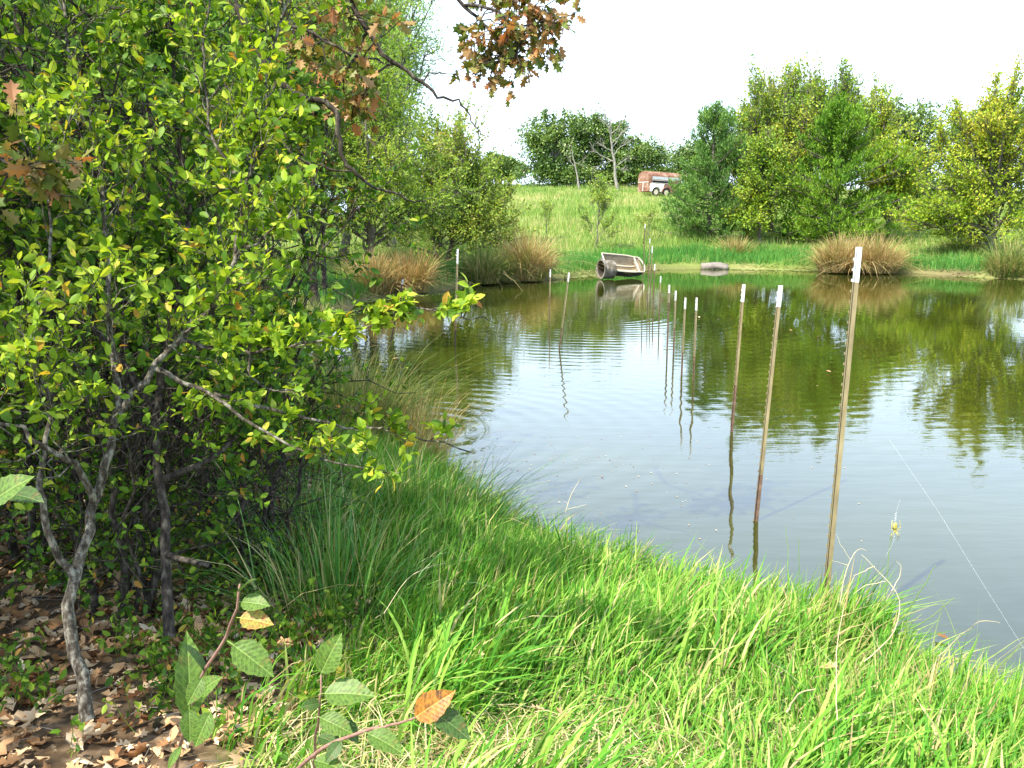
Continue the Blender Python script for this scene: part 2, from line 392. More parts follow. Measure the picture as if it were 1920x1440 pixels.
def clusters(cent, per, rad_, leaf):
    """leaf clumps: gaussian puffs of leaves round each centre"""
    N = len(cent)*per
    per = int(per*0.8); N = len(cent)*per; c = np.repeat(cent, per, 0); rr = np.repeat(rad_*rng.uniform(0.6, 1.3, len(cent)), per)[:, None]
    off = rvec(N)*rr*rng.uniform(0, 1, (N, 1))**0.5*np.array([1, 1, 0.75])
    ax = unit(off+rvec(N)*0.5*rr); nr = unit(rvec(N)*0.7+np.array([0, 0, 0.7]))
    return c+off, ax, nr, leaf*rng.uniform(0.6, 1.25, N)
def trunk_line(base, top, K=10, wig=0.02):
    base = np.array(base, float); top = np.array(top, float)
    return curve(base[None], top[None], K, 0.0, wig)
def tree(name, base, h, crown, label, cat='tree', group=None, lmat='leaf_oak', wmat='bark_far', tpl=T_QUAD, r0=0.14, nl=14, n_sub=6, n_shoot=6, n_leaf=10,
         sub_len=1.0, shoot_len=0.5, leaf=0.12, zf=0.25, top=None, limb_lo=0.55, multi=1, fill=0, puff=0.5, per=45, **kw):
    """broadleaf tree: crown = list of (cx, cy, cz, rx, ry, rz) relative to base"""
    base = np.array(base, float)
    cr = np.array(crown, float); w = cr[:, 3]*cr[:, 5]; w = w/w.sum()
    ci = rng.choice(len(cr), nl, p=w)
    u = rvec(nl); u[:, 2] = np.where(u[:, 2] < -0.5, -u[:, 2], u[:, 2])
    tgt = base+cr[ci, :3]+u*cr[ci, 3:]*rng.uniform(limb_lo, 1.0, (nl, 1))
    tp = base+np.array(top if top is not None else (cr[:, 0].mean(), cr[:, 1].mean(), h*0.8))
    wood = []; trs = []
    for k in range(multi):
        b = base.copy(); tt = tp.copy()
        if multi > 1:
            a = 2*math.pi*k/multi+0.4; b[:2] += 0.12*np.array([math.cos(a), math.sin(a)]); tt[:2] += np.array([math.cos(a), math.sin(a)])*h*0.16
        b[2] -= 0.05
        tr = trunk_line(b, tt, 10, 0.025); trs.append(tr[0])
        rr = np.linspace(1, 0.22, 10)[None]*r0; rr[0, 0] *= 1.35
        wood.append(tubes(tr, rr, 8))
    S = []
    for i in range(nl):
        tr = trs[i % multi]
        fz = np.clip((tgt[i, 2]-base[2])/h*0.75*rng.uniform(0.5, 1.0), zf, 0.97)
        q = fz*9; j = min(int(q), 8); S.append(tr[j]+(tr[j+1]-tr[j])*(q-j))
    S = np.array(S)
    limbs = curve(S, tgt, 8, 0.08, 0.04)
    lr = np.full(nl, r0*0.35)
    wood.append(tubes(limbs, np.linspace(1, 0.3, 8)[None]*lr[:, None], 5))
    center = base+cr[:, :3].mean(0)-np.array([0, 0, h*0.15])
    wd, lv = grow(limbs, lr, center, n_sub, sub_len, n_shoot, shoot_len, n_leaf, leaf, tpl, **kw)
    lvs = [lv]
    if fill:
        ci = rng.choice(len(cr), fill, p=w); u = rvec(fill)
        cent = base+cr[ci, :3]+u*cr[ci, 3:]*(rng.uniform(0.15, 1.0, (fill, 1))**0.5)*rng.uniform(0.8, 1.02, (fill, 1))
        lvs.append(clusters(cent, per, puff, leaf))
    return finish_plant(name, base, label, cat, group, wood+wd, lvs, tpl, M[wmat], M[lmat])
def cedar(name, base, h, rad, label, group=None, lmat='leaf_cedar', nl=60, leaf=0.13, low=0.03, lean=0.0, n_sub=5, n_shoot=6, n_leaf=10):
    base = np.array(base, float)
    tr = trunk_line(base-np.array([0, 0, 0.05]), base+np.array([lean, 0, h*0.95]), 10, 0.008)
    wood = [tubes(tr, np.linspace(0.14, 0.015, 10)[None], 8)]
    z = (low+(1-low)*rng.uniform(0, 1, nl)**1.45)*0.93
    az = rng.uniform(0, 2*np.pi, nl)
    prof = np.clip((1-z)**0.6*(0.6+0.4*np.minimum(1, z/0.12+0.3)), 0, 1)*rng.uniform(0.6, 1.15, nl)*(1+0.18*np.sin(az*3+z*7))
    q = z*9*0.95; j = np.minimum(q.astype(int), 8); S = tr[0][j]+(tr[0][j+1]-tr[0][j])*(q-j)[:, None]
    E = S+np.stack([np.cos(az)*rad*prof, np.sin(az)*rad*prof, rad*prof*(0.5*z**0.7+0.02)+0.12], -1)
    limbs = curve(S, E, 7, -0.1, 0.03)
    lr = 0.012+0.02*prof
    wood.append(tubes(limbs, np.linspace(1, 0.3, 7)[None]*lr[:, None], 4))
    wd, lv = grow(limbs, lr, base+np.array([0, 0, h*0.3]), n_sub, 0.34*rad**0.5, n_shoot, 0.24, n_leaf, leaf, T_NARROW, outw=0.5, upw=0.55, rnd=0.6, droop=-0.4, lo=0.15, twigs=False, jit=0.03, spread=0.6)
    tip = curve(tr[0][-2:-1].repeat(14, 0), tr[0][-1]+rng.normal(size=(14, 3))*np.array([0.12, 0.12, 0.2]), 4, 0, 0.02)
    lv2 = leaf_points(tip, 22, leaf, 0, 1.1, 0.03, 0.5, -0.5, 0.5)
    q = rng.uniform(0.15, 1.02, (nl*3, 1)); ii = rng.integers(0, nl, nl*3); cent = S[ii]+(E[ii]-S[ii])*q+rng.normal(size=(nl*3, 3))*0.12
    lv3 = clusters(cent, 34, 0.26, leaf*1.1); lv3 = (lv3[0], unit(lv3[1]+np.array([0, 0, 0.5])), lv3[2], lv3[3])
    return finish_plant(name, base, label, 'tree', group, wood+wd, [lv, lv2, lv3], T_NARROW, M['bark_far'], M[lmat])
def blades(base, length, width, lean, K=4, bend=0.5, upright=1.0):
    """grass blades: base (N,3), lean (N,2) horizontal lean vector; strips with K points"""
    N = len(base)
    t = np.linspace(0, 1, K)
    L = length[:, None]; ln = np.stack([lean[:, 0], lean[:, 1], np.zeros(N)], -1)
    cen = base[:, None, :]+ln[:, None, :]*(L*(0.25*t[None]+0.75*t[None]**2))[..., None]
    lm = np.linalg.norm(lean, axis=1)[:, None]
    cen[..., 2] += L*(t[None]*upright-bend*lm*t[None]**2.2*0.8)
    az = rng.uniform(0, 2*np.pi, N); sd = np.stack([np.cos(az), np.sin(az), np.zeros(N)], -1)
    wf = np.array([0.9, 0.0]) if K == 2 else np.array([0.75, 1.0, 0.8, 0.0]) if K == 4 else (np.array([0.9, 0.7, 0.0]) if K == 3 else np.array([0.7, 1, 0.95, 0.65, 0.0]))
    lft = cen-sd[:, None]*(width[:, None]*wf[None]/2)[..., None]; rgt = cen+sd[:, None]*(width[:, None]*wf[None]/2)[..., None]
    # K-1 pairs + tip
    v = np.concatenate([np.stack([lft[:, :-1], rgt[:, :-1]], 2).reshape(N, -1, 3), cen[:, -1:]], 1)
    nv = 2*(K-1)+1; fs = []
    for k in range(K-2): fs += [(2*k, 2*k+1, 2*k+3), (2*k, 2*k+3, 2*k+2)]
    fs.append((2*(K-2), 2*(K-2)+1, 2*(K-1)))
    f = np.array(fs)[None]+(np.arange(N)*nv)[:, None, None]
    return v.reshape(-1, 3), f.reshape(-1, 3)

# ------------------------------------------------------------------ ground
def litter_mask(x, y):
    """1 where dry leaves cover the bank, 0 where grass grows"""
    edge = -0.50-0.10*np.clip(y, 0, 14)+0.2*smooth(3.4, 2.0, y)+nz(x, y, 1.6)*0.35
    return smooth(0.25, -0.35, x-edge)*smooth(26, 14, y)
NA, NR = 256, 160
rad = np.concatenate([[0.0], 0.5*np.exp(np.linspace(0, math.log(1400), NR-1))])
ang = np.linspace(0, 2*np.pi, NA, endpoint=False)
X = (rad[:, None]*np.sin(ang)[None]).ravel(); Y = (rad[:, None]*np.cos(ang)[None]).ravel()
sdg = sdist(X, Y); Z = height(X, Y, sdg)
idx = np.arange(NR*NA).reshape(NR, NA); nx = np.roll(idx, -1, 1)
gf = np.stack([idx[:-1], idx[1:], nx[1:], nx[:-1]], -1).reshape(-1, 4)
gm, n, l, bs = new_mat('ground')
at = n.new('ShaderNodeAttribute'); at.attribute_name = 'litter'
geo = n.new('ShaderNodeNewGeometry')
n1 = n.new('ShaderNodeTexNoise'); n1.inputs['Scale'].default_value = 14; n1.inputs['Detail'].default_value = 8; l.new(geo.outputs['Position'], n1.inputs['Vector'])
n2 = n.new('ShaderNodeTexNoise'); n2.inputs['Scale'].default_value = 0.22; n2.inputs['Detail'].default_value = 5; l.new(geo.outputs['Position'], n2.inputs['Vector'])
rl = ramp(n, [(0.3,(0.03,0.02,0.013)),(0.5,(0.09,0.06,0.035)),(0.7,(0.2,0.14,0.09))]); l.new(n1.outputs[0], rl.inputs[0])
rg = ramp(n, [(0.3,(0.10,0.17,0.03)),(0.5,(0.20,0.27,0.06)),(0.66,(0.36,0.34,0.15))]); l.new(n2.outputs[0], rg.inputs[0])
rs = n.new('ShaderNodeMix'); rs.data_type = 'RGBA'; rs.blend_type = 'MULTIPLY'; rs.inputs[0].default_value = 0.7
rv = ramp(n, [(0.3,(0.45,0.45,0.45)),(0.7,(1.1,1.1,1.1))]); l.new(n1.outputs[0], rv.inputs[0]); l.new(rg.outputs[0], rs.inputs[6]); l.new(rv.outputs[0], rs.inputs[7])
mx = n.new('ShaderNodeMix'); mx.data_type = 'RGBA'; l.new(at.outputs['Fac'], mx.inputs[0]); l.new(rs.outputs[2], mx.inputs[6]); l.new(rl.outputs[0], mx.inputs[7])
a2 = n.new('ShaderNodeAttribute'); a2.attribute_name = 'mud'
mm = n.new('ShaderNodeMix'); mm.data_type = 'RGBA'; l.new(a2.outputs['Fac'], mm.inputs[0]); l.new(mx.outputs[2], mm.inputs[6]); mm.inputs[7].default_value = (0.13, 0.10, 0.055, 1)
l.new(mm.outputs[2], bs.inputs['Base Color']); bs.inputs['Roughness'].default_value = 0.95; bs.inputs['Specular IOR Level'].default_value = 0.1
bp = n.new('ShaderNodeBump'); bp.inputs['Strength'].default_value = 0.8; bp.inputs['Distance'].default_value = 0.03; l.new(n1.outputs[0], bp.inputs['Height']); l.new(bp.outputs[0], bs.inputs['Normal'])
ground = mesh_np('ground', np.stack([X, Y, Z], -1), gf, gm, None, True, 'structure')
A = ground.data.attributes.new('litter', 'FLOAT', 'POINT'); A.data.foreach_set('value', litter_mask(X, Y).astype(np.float32))
A = ground.data.attributes.new('mud', 'FLOAT', 'POINT'); A.data.foreach_set('value', smooth(0.5, 0.1, sdg).astype(np.float32))

# ------------------------------------------------------------------ water
wm, n, l, bs = new_mat('water')
geo = n.new('ShaderNodeNewGeometry')
sepp = n.new('ShaderNodeSeparateXYZ'); l.new(geo.outputs['Position'], sepp.inputs[0])
nw = n.new('ShaderNodeTexNoise'); nw.inputs['Scale'].default_value = 0.35; nw.inputs['Detail'].default_value = 4; l.new(geo.outputs['Position'], nw.inputs['Vector'])
rw = ramp(n, [(0.35,(0.020,0.027,0.003)),(0.65,(0.038,0.046,0.005))]); l.new(nw.outputs[0], rw.inputs[0])
l.new(rw.outputs[0], bs.inputs['Base Color'])
bs.inputs['Roughness'].default_value = 0.015; bs.inputs['IOR'].default_value = 1.8; bs.inputs['Specular IOR Level'].default_value = 0.5
def math_n(op, a, b=None, c=None):
    q = n.new('ShaderNodeMath'); q.operation = op
    for i, v in enumerate((a, b, c)):
        if v is None: continue
        if isinstance(v, (int, float)): q.inputs[i].default_value = v
        else: l.new(v, q.inputs[i])
    return q.outputs[0]
def rings(cx, cy, freq, amp, fall):
    cmb = n.new('ShaderNodeCombineXYZ'); cmb.inputs[0].default_value = cx; cmb.inputs[1].default_value = cy
    dd = n.new('ShaderNodeVectorMath'); dd.operation = 'DISTANCE'; l.new(geo.outputs['Position'], dd.inputs[0]); l.new(cmb.outputs[0], dd.inputs[1])
    s = math_n('SINE', math_n('MULTIPLY', dd.outputs['Value'], freq))
    f_ = math_n('DIVIDE', amp, math_n('ADD', 1.0, math_n('POWER', math_n('DIVIDE', dd.outputs['Value'], fall), 2.0)))
    return math_n('MULTIPLY', s, f_)
mpw = n.new('ShaderNodeMapping'); mpw.inputs['Scale'].default_value = (0.8, 2.6, 1); l.new(geo.outputs['Position'], mpw.inputs[0])
nr_ = n.new('ShaderNodeTexNoise'); nr_.inputs['Scale'].default_value = 2.2; nr_.inputs['Detail'].default_value = 3; l.new(mpw.outputs[0], nr_.inputs['Vector'])
nb = n.new('ShaderNodeTexNoise'); nb.inputs['Scale'].default_value = 0.12; l.new(geo.outputs['Position'], nb.inputs['Vector'])
calm = n.new('ShaderNodeMapRange'); calm.inputs[1].default_value = 0.4; calm.inputs[2].default_value = 0.65; calm.inputs[3].default_value = 0.25; calm.inputs[4].default_value = 1.0; l.new(nb.outputs[0], calm.inputs[0])
nearf = n.new('ShaderNodeMapRange'); l.new(sepp.outputs[1], nearf.inputs[0]); nearf.inputs[1].default_value = 12; nearf.inputs[2].default_value = 24; nearf.inputs[3].default_value = 1.0; nearf.inputs[4].default_value = 0.30
h0 = math_n('MULTIPLY', math_n('MULTIPLY', math_n('MULTIPLY', nr_.outputs[0], 0.0036), calm.outputs[0]), nearf.outputs[0])
h1 = rings(-1.2, 9.3, 21.0, 0.0013, 2.2)
h2 = rings(2.0, 20.0, 19.0, 0.00055, 7.0)
h3 = rings(6.5, 5.0, 23.0, 0.0003, 6.0)
hh = math_n('ADD', math_n('ADD', h0, h1), math_n('ADD', h2, h3))
bw = n.new('ShaderNodeBump'); bw.inputs['Strength'].default_value = 1.0; bw.inputs['Distance'].default_value = 1.0; l.new(hh, bw.inputs['Height']); l.new(bw.outputs[0], bs.inputs['Normal'])
W = catmull(SH, 3); cen = W.mean(0); W = cen+(W-cen)*1.0
# push the sheet a little under the banks
dv = W-cen; Wv = [(p[0]+d[0]/np.hypot(*d)*0.9, p[1]+d[1]/np.hypot(*d)*0.9, 0.0) for p, d in zip(W, dv)]
me = bpy.data.meshes.new('water'); me.from_pydata([(-8, -6, 0), (30, -6, 0), (30, 42, 0), (-8, 42, 0)], [], [(0, 1, 2, 3)]); me.materials.append(wm); me.update()
wo = bpy.data.objects.new('water', me); C.objects.link(wo); wo['kind'] = 'structure'

# ------------------------------------------------------------------ grasses
def scatter(n, x0, x1, y0, y1):
    return rng.uniform(x0, x1, n), rng.uniform(y0, y1, n)
# near bank: bright green grass
x, y = scatter(380000, -2.6, 5.5, 0.3, 9.5)
sd = sdist(x, y); lm = litter_mask(x, y)
px, py, zz = project(np.stack([x, y, np.full_like(x, 0.6)], -1))
near = (px > -150) & (px < 2150) & (py > 600) & (py < 1750) & (zz > 0.5)
dens = (1-lm)*smooth(-0.12, 0.05, sd)*(0.45+0.55*smooth(-0.3, 0.5, nz(x, y, 3.1)))*smooth(7, 2.5, sd)
k = near & (rng.random(len(x)) < dens)
x, y, sd = x[k], y[k], sd[k]
z = np.maximum(height(x, y, sd), -0.02)
trod = smooth(0.9, 0.3, np.hypot((x-0.15)*0.8, y-2.35)/1.3)      # flattened pale patch at the photographer's feet
clump = np.clip(0.85+0.55*nz(x, y, 2.6, 1)+0.3*nz(x, y, 6.5, 2), 0.35, 1.7)
L = rng.uniform(0.16, 0.40, len(x))*clump*(1-0.5*trod)*(0.75+0.45*smooth(2.2, 0.4, sd))
az = nz(x, y, 1.7, 2)*1.6+rng.normal(size=len(x))*0.7+0.35
ml = rng.uniform(0.15, 0.75, len(x))*(1+0.6*trod)
lean = np.stack([np.cos(az)*ml, np.sin(az)*ml*0.7+0.05], -1)
v, f = blades(np.stack([x, y, z], -1), L, rng.uniform(0.005, 0.012, len(x)), lean, 4, 0.8)
x, y = scatter(60000, -1.5, 5.0, 1.0, 8.5); sd = sdist(x, y); k = (sd > -0.10) & (sd < 0.4) & (rng.random(len(x)) < np.clip(0.35+0.6*nz(x, y, 3.3, 6), 0, 1)); x, y, sd = x[k], y[k], sd[k]; N = len(x)
az = 0.75+rng.normal(size=N)*0.6; ml = rng.uniform(0.4, 1.3, N)
v2, f2 = blades(np.stack([x, y, np.maximum(height(x, y, sd), -0.03)], -1), rng.uniform(0.25, 0.55, N), rng.uniform(0.005, 0.012, N), np.stack([np.cos(az)*ml, np.sin(az)*ml], -1), 4, 0.75)
v, f = merge([(v, f), (v2, f2)])
tag(mesh_np('grass', v, f, M['grass'], None, False, 'stuff'), 'bright green grass along the near bank of the pond', 'grass')
# dry straw among it
x, y = scatter(70000, -1.6, 4.5, 0.5, 6.5); sd = sdist(x, y)
w_ = np.exp(-(((x-1.35)/0.5)**2+((y-3.1)/0.7)**2))+np.exp(-(((x+0.35)/0.45)**2+((y-2.1)/0.5)**2))*0.9+0.12+1.6*np.exp(-(((x-0.25)/0.8)**2+((y-2.2)/0.6)**2))
k = (sd > 0) & (litter_mask(x, y) < 0.7) & (rng.random(len(x)) < w_*0.9)
x, y, sd = x[k], y[k], sd[k]; az = rng.uniform(0, 2*np.pi, len(x)); ml = rng.uniform(0.5, 1.6, len(x))
v, f = blades(np.stack([x, y, height(x, y, sd)+0.01], -1), rng.uniform(0.1, 0.24, len(x)), rng.uniform(0.003, 0.007, len(x)), np.stack([np.cos(az)*ml, np.sin(az)*ml], -1), 4, 0.5, 0.7)
tag(mesh_np('dry_grass', v, f, M['grass_dry'], None, False, 'stuff'), 'pale dry straw tangled in the near green grass', 'grass')
# far shore: emerald strip
x, y = scatter(420000, -6, 30, 20, 42); sd = sdist(x, y)
k = (sd > 0.25) & (rng.random(len(x)) < 0.62*smooth(3.2, 1.2, sd+nz(x, y, 0.7)*0.8)); x, y, sd = x[k], y[k], sd[k]
L = rng.uniform(0.3, 0.62, len(x))*(0.75+0.3*nz(x, y, 1.2)); ml = rng.uniform(0.05, 0.5, len(x)); az = rng.uniform(0, 2*np.pi, len(x))
v, f = blades(np.stack([x, y, height(x, y, sd)], -1), L, rng.uniform(0.015, 0.03, len(x)), np.stack([np.cos(az)*ml, np.sin(az)*ml], -1), 3, 0.3)
tag(mesh_np('shore_grass', v, f, M['grass_shore'], None, False, 'stuff'), 'emerald green grass fringing the far shore of the pond', 'grass')
# field
r = 33*np.exp(rng.uniform(0, math.log(115/33), 190000)); a = rng.uniform(-0.62, 0.66, len(r)); x, y = r*np.sin(a), r*np.cos(a); sd = sdist(x, y)
k = (sd > 1.6); x, y, sd, r = x[k], y[k], sd[k], r[k]
L = rng.uniform(0.25, 0.65, len(x))*(0.8+0.4*nz(x, y, 0.35)); ml = rng.uniform(0.05, 0.6, len(x)); az = rng.uniform(0, 2*np.pi, len(x))
v, f = blades(np.stack([x, y, height(x, y, sd)], -1), L, rng.uniform(0.5, 1.0, len(x))*0.0011*r, np.stack([np.cos(az)*ml, np.sin(az)*ml], -1), 2, 0.3)
tag(mesh_np('field_grass', v, f, M['grass_field'], None, False, 'stuff'), 'tall light green pasture grass on the slope behind the pond', 'grass')
# left woodland floor grass, further back
x, y = scatter(60000, -16, -2, 8, 32); sd = sdist(x, y); k = (sd > 0.1) & (rng.random(len(x)) < smooth(-0.4, 0.6, nz(x, y, 0.8))*smooth(9, 13, y+sd*0.3+nz(x,y,1)*1.5)); x, y, sd = x[k], y[k], sd[k]
L = rng.uniform(0.2, 0.5, len(x)); ml = rng.uniform(0.05, 0.6, len(x)); az = rng.uniform(0, 2*np.pi, len(x))
v, f = blades(np.stack([x, y, height(x, y, sd)], -1), L, rng.uniform(0.008, 0.02, len(x)), np.stack([np.cos(az)*ml, np.sin(az)*ml], -1), 3, 0.3)
tag(mesh_np('woodland_grass', v, f, M['rush_olive'], None, False, 'stuff'), 'loose olive grass under the trees on the left bank', 'grass')

# floating algae at the far shore
pts = []
x, y = scatter(260000, -5, 24, 18, 40); sd = sdist(x, y)
k = (sd < 0.25) & (sd > -0.5-0.5*nz(x, y, 0.5)) & (rng.random(len(x)) < smooth(-0.1, 0.5, nz(x, y, 0.9, 3)+0.25)*0.9); x, y = x[k], y[k]
N = len(x)
v, f = leaves_mesh(np.stack([x, y, np.maximum(0.008, height(x, y)+0.01)+rng.uniform(0, 0.02, N)], -1), np.stack([rng.normal(size=N), rng.normal(size=N), np.zeros(N)], -1), np.tile([0, 0, 1.0], (N, 1))+rng.normal(size=(N, 3))*0.1, rng.uniform(0.05, 0.11, N), T_QUAD)
M['algae'] = leaf_mat('algae', [(0.0,(0.13,0.2,0.05)),(0.5,(0.24,0.32,0.09)),(1.0,(0.4,0.42,0.18))], 0.1, 0.7, 0.2, 1.0, 0.4)
tag(mesh_np('algae', v, f, M['algae'], None, False, 'stuff'), 'pale green algae floating along the far waterline', 'algae')

# ------------------------------------------------------------------ leaf litter and weeds
x, y = scatter(90000, -9, 1.2, 0.4, 13); lm = litter_mask(x, y); px, py, zz = project(np.stack([x, y, np.full_like(x, 0.7)], -1))
k = (rng.random(len(x)) < lm*0.75*smooth(16, 4, y)) & (px > -120) & (py < 1600) & (zz > 0.5); x, y = x[k], y[k]; N = len(x)
pz = height(x, y)+rng.uniform(0.004, 0.03, N)
ax = np.stack([rng.normal(size=N), rng.normal(size=N), rng.normal(size=N)*0.25], -1); nr = np.tile([0, 0, 1.0], (N, 1))*rng.choice([-1, 1], (N, 1))+rng.normal(size=(N, 3))*0.35
sz_ = rng.uniform(0.025, 0.10, N); pp = np.stack([x, y, pz], -1); h_ = rng.random(N) < 0.5
T_CREASED = T([(0,-0.1,0.02),(0.12,0.1,0.12),(0.28,0.32,0.22),(0.2,0.5,0.1),(0.26,0.72,0.2),(0.06,1,0.32),(-0.16,0.8,0.2),(-0.13,0.55,0.07),(-0.3,0.34,0.24),(-0.1,0.12,0.1),(0,0.5,-0.05)], [(i,(i+1)%10,10) for i in range(10)])
nr = nr+rng.normal(size=(N, 3))*0.25
v, f = merge([leaves_mesh(pp[h_], ax[h_], nr[h_], sz_[h_], T_CURLED), leaves_mesh(pp[~h_], ax[~h_], nr[~h_], sz_[~h_], T_CREASED)])
tag(mesh_np('leaf_litter', v, f, M['leaf_dry'], None, False, 'stuff'), 'brown dry oak leaves covering the shaded bank', 'leaf litter')
x, y = scatter(2600, -6, 0.2, 1.0, 9); k = litter_mask(x, y) > 0.3; x, y = x[k], y[k]; N = len(x)
S_ = np.stack([x, y, height(x, y)+0.025], -1); a_ = rng.uniform(0, 6.28, N); E_ = S_+np.stack([np.cos(a_), np.sin(a_), rng.normal(size=N)*0.12], -1)*rng.uniform(0.06, 0.3, N)[:, None]
v, f = tubes(curve(S_, E_, 4, 0, 0.05), np.tile(rng.uniform(0.001, 0.003, (N, 1)), (1, 4)), 3)
tag(mesh_np('fallen_twigs', v, f, M['bark_far'], None, True, 'stuff'), 'thin dead twigs scattered over the leaf litter', 'twigs')
x, y = scatter(5200, -0.4, 3.2, 1.5, 3.9); sd = sdist(x, y); k = (sd > 0.05) & (nz(x, y, 2.7, 4) > 0.1); x, y, sd = x[k], y[k], sd[k]; N = len(x)
az = rng.normal(size=N)*0.6+0.5+nz(x, y, 1.9)*1.2; ml = rng.uniform(0.3, 0.9, N)
v, f = blades(np.stack([x, y, height(x, y, sd)], -1), rng.uniform(0.3, 0.5, N), rng.uniform(0.011, 0.017, N), np.stack([np.cos(az)*ml, np.sin(az)*ml], -1), 5, 0.8)
tag(mesh_np('broad_grass', v, f, M['grass'], None, False, 'stuff'), 'broad bladed green grass at the near right of the bank', 'grass')
# a few leaves scattered on the grass
lme = bpy.data.meshes.new('fallen_leaf'); lme.from_pydata([tuple(q) for q in T_CURLED[0]], [], [tuple(q) for q in T_CURLED[1].tolist()]); lme.materials.append(M['leaf_dry']); lme.update()
def loose_leaf(p, size, label, rz, tilt=0.3, group=None, name='fallen_leaf'):
    o = bpy.data.objects.new(name, lme); C.objects.link(o); o.location = [float(q) for q in p]; o.scale = (size,)*3
    o.rotation_euler = (tilt, tilt*0.5, rz); return tag(o, label, 'leaf', group)
for (px_, py_, lab, sz) in [(1025,1345,'pale dry leaf on the trodden grass at the bottom centre',0.07),(1062,1352,'pale dry leaf just right of another on the trodden grass',0.055),
                            (1535,1255,'orange brown oak leaf caught in dry straw right of centre',0.10),(905,1245,'light brown leaf lying in the lit grass below the dark patch',0.05),
                            (1345,1250,'small whitish leaf in the grass left of the straw clump',0.05),(865,1090,'tiny pale leaf in the dark green grass below the shrub',0.04)]:
    p = G(px_, py_, 0.12); loose_leaf(p+np.array([0, 0, 0.12]), sz, lab, random.uniform(0, 6), 0.4)
FL = [(1485,622,'pale leaf floating beside the second tallest post, left of a twin'),(1533,632,'pale leaf floating just left of the tallest post'),(1312,597,'pinkish leaf floating just right of the fourth post of the row'),
      (1150,625,'tiny leaf floating in the open water below the boat'),(1406,500,'white leaf on the algae by the far shore'),(1558,700,'pair of curled leaves floating close to the tallest post'),
      (665,645,'brown leaf floating at the left shore beside the leaning post'),(735,675,'pale leaf floating below the leaning post at the left shore'),(1780,1205,'brown oak leaf floating off the right end of the grass bank')]
for (px_, py_, lab) in FL:
    dn = (py_-720)/F; t = HC/(ST+dn*CT); p = P(px_, py_, t); p[2] = 0.012
    loose_leaf(p, 0.10 if py_ < 1000 else 0.085, lab, random.uniform(0, 6), 0.12, 'leaves floating on the pond', 'floating_leaf')

x, y = scatter(9000, -1, 9, 6, 34); k = (sdist(x, y) < -0.15) & (rng.random(len(x)) < 0.04+0.9*np.exp(-(((x-0.7)/1.1)**2+((y-7.6)/1.3)**2))+0.3*np.exp(sdist(x, y)/0.5)); x, y = x[k], y[k]; N = len(x)
v, f = leaves_mesh(np.stack([x, y, np.full(N, 0.004)], -1), np.stack([rng.normal(size=N), rng.normal(size=N), np.zeros(N)], -1), np.tile([0, 0, 1.0], (N, 1)), rng.uniform(0.006, 0.028, N)*(0.6+y*0.05), T_QUAD)
tag(mesh_np('floating_specks', v, f, M['leaf_dry'], None, False, 'stuff'), 'small seeds and bits of debris floating on the pond', 'debris')
# low weeds on the litter
def weed_patch(n, x0, x1, y0, y1, lsz, name, label, mat='leaf_thicket', hh=0.22):
    x, y = scatter(n, x0, x1, y0, y1); k = (sdist(x, y) > 0.1) & (nz(x, y, 2.2, 5) > -0.15); x, y = x[k], y[k]; N = len(x)
    S = np.stack([x, y, height(x, y)], -1); E = S+np.stack([rng.normal(size=N)*0.08, rng.normal(size=N)*0.08, rng.uniform(0.3, 1, N)*hh], -1)
    st = curve(S, E, 4, 0.0, 0.08); wd = tubes(st, np.full((N, 4), 0.0015), 3); lv = leaf_points(st, 7, lsz, 0.2, 1.05, 0.02, 0.9, 0, 1.0)
    v, f = leaves_mesh(*lv, T_HEX); f2 = np.concatenate([wd[1][:, [0, 1, 2]], wd[1][:, [0, 2, 3]]])
    v, f = merge([(v, f), (wd[0], f2)])
    tag(mesh_np(name, v, f, M[mat], None, False, 'stuff'), label, 'weeds')
weed_patch(3200, -4.2, -0.6, 2.2, 6.5, 0.035, 'weeds', 'small leafy green weeds sprouting through the dry leaves')
weed_patch(1100, -6.5, -1.6, 6.0, 11.0, 0.05, 'undergrowth', 'knee high green undergrowth at the foot of the thicket', hh=0.5)

# ------------------------------------------------------------------ rush tussocks
def tussock(base, r, h, n, mat, label, w=0.006, arch=0.8, name='rush_tussock', group=None, K=5, spread=0.45, bend=0.55):
    base = np.array(base, float)
    a = rng.uniform(0, 2*np.pi, n); q = rng.uniform(0, 1, n)**0.6*r*spread
    b = np.stack([base[0]+np.cos(a)*q, base[1]+np.sin(a)*q, np.full(n, base[2]-0.03)], -1)
    ml = (q/(r*spread))*arch*rng.uniform(0.3, 1.4, n)
    a2 = a+rng.normal(size=n)*0.75; ph = rng.uniform(0, 6.28, 3)
    ml = ml*(1+0.35*np.sin(2*a+ph[0])+0.2*np.sin(5*a+ph[1]))
    L = h*rng.uniform(0.3, 1.2, n)*(1+0.15*ml)*(1+0.22*np.sin(3*a+ph[2])+0.12*np.sin(7*a+ph[0]))
    v, f = blades(b, L, rng.uniform(0.7, 1.3, n)*w, np.stack([np.cos(a2)*ml, np.sin(a2)*ml], -1), K, bend)
    o = mesh_np(name, v, f, M[mat], None, False, None, base)
    return tag(o, label, 'tussock', group)
TG = 'rush tussocks along the water'
def wpt(px_, py_, z0=0.0):
    dn = (py_-720)/F; t = (HC-z0)/(ST+dn*CT); p = P(px_, py_, t); p[2] = z0; return p
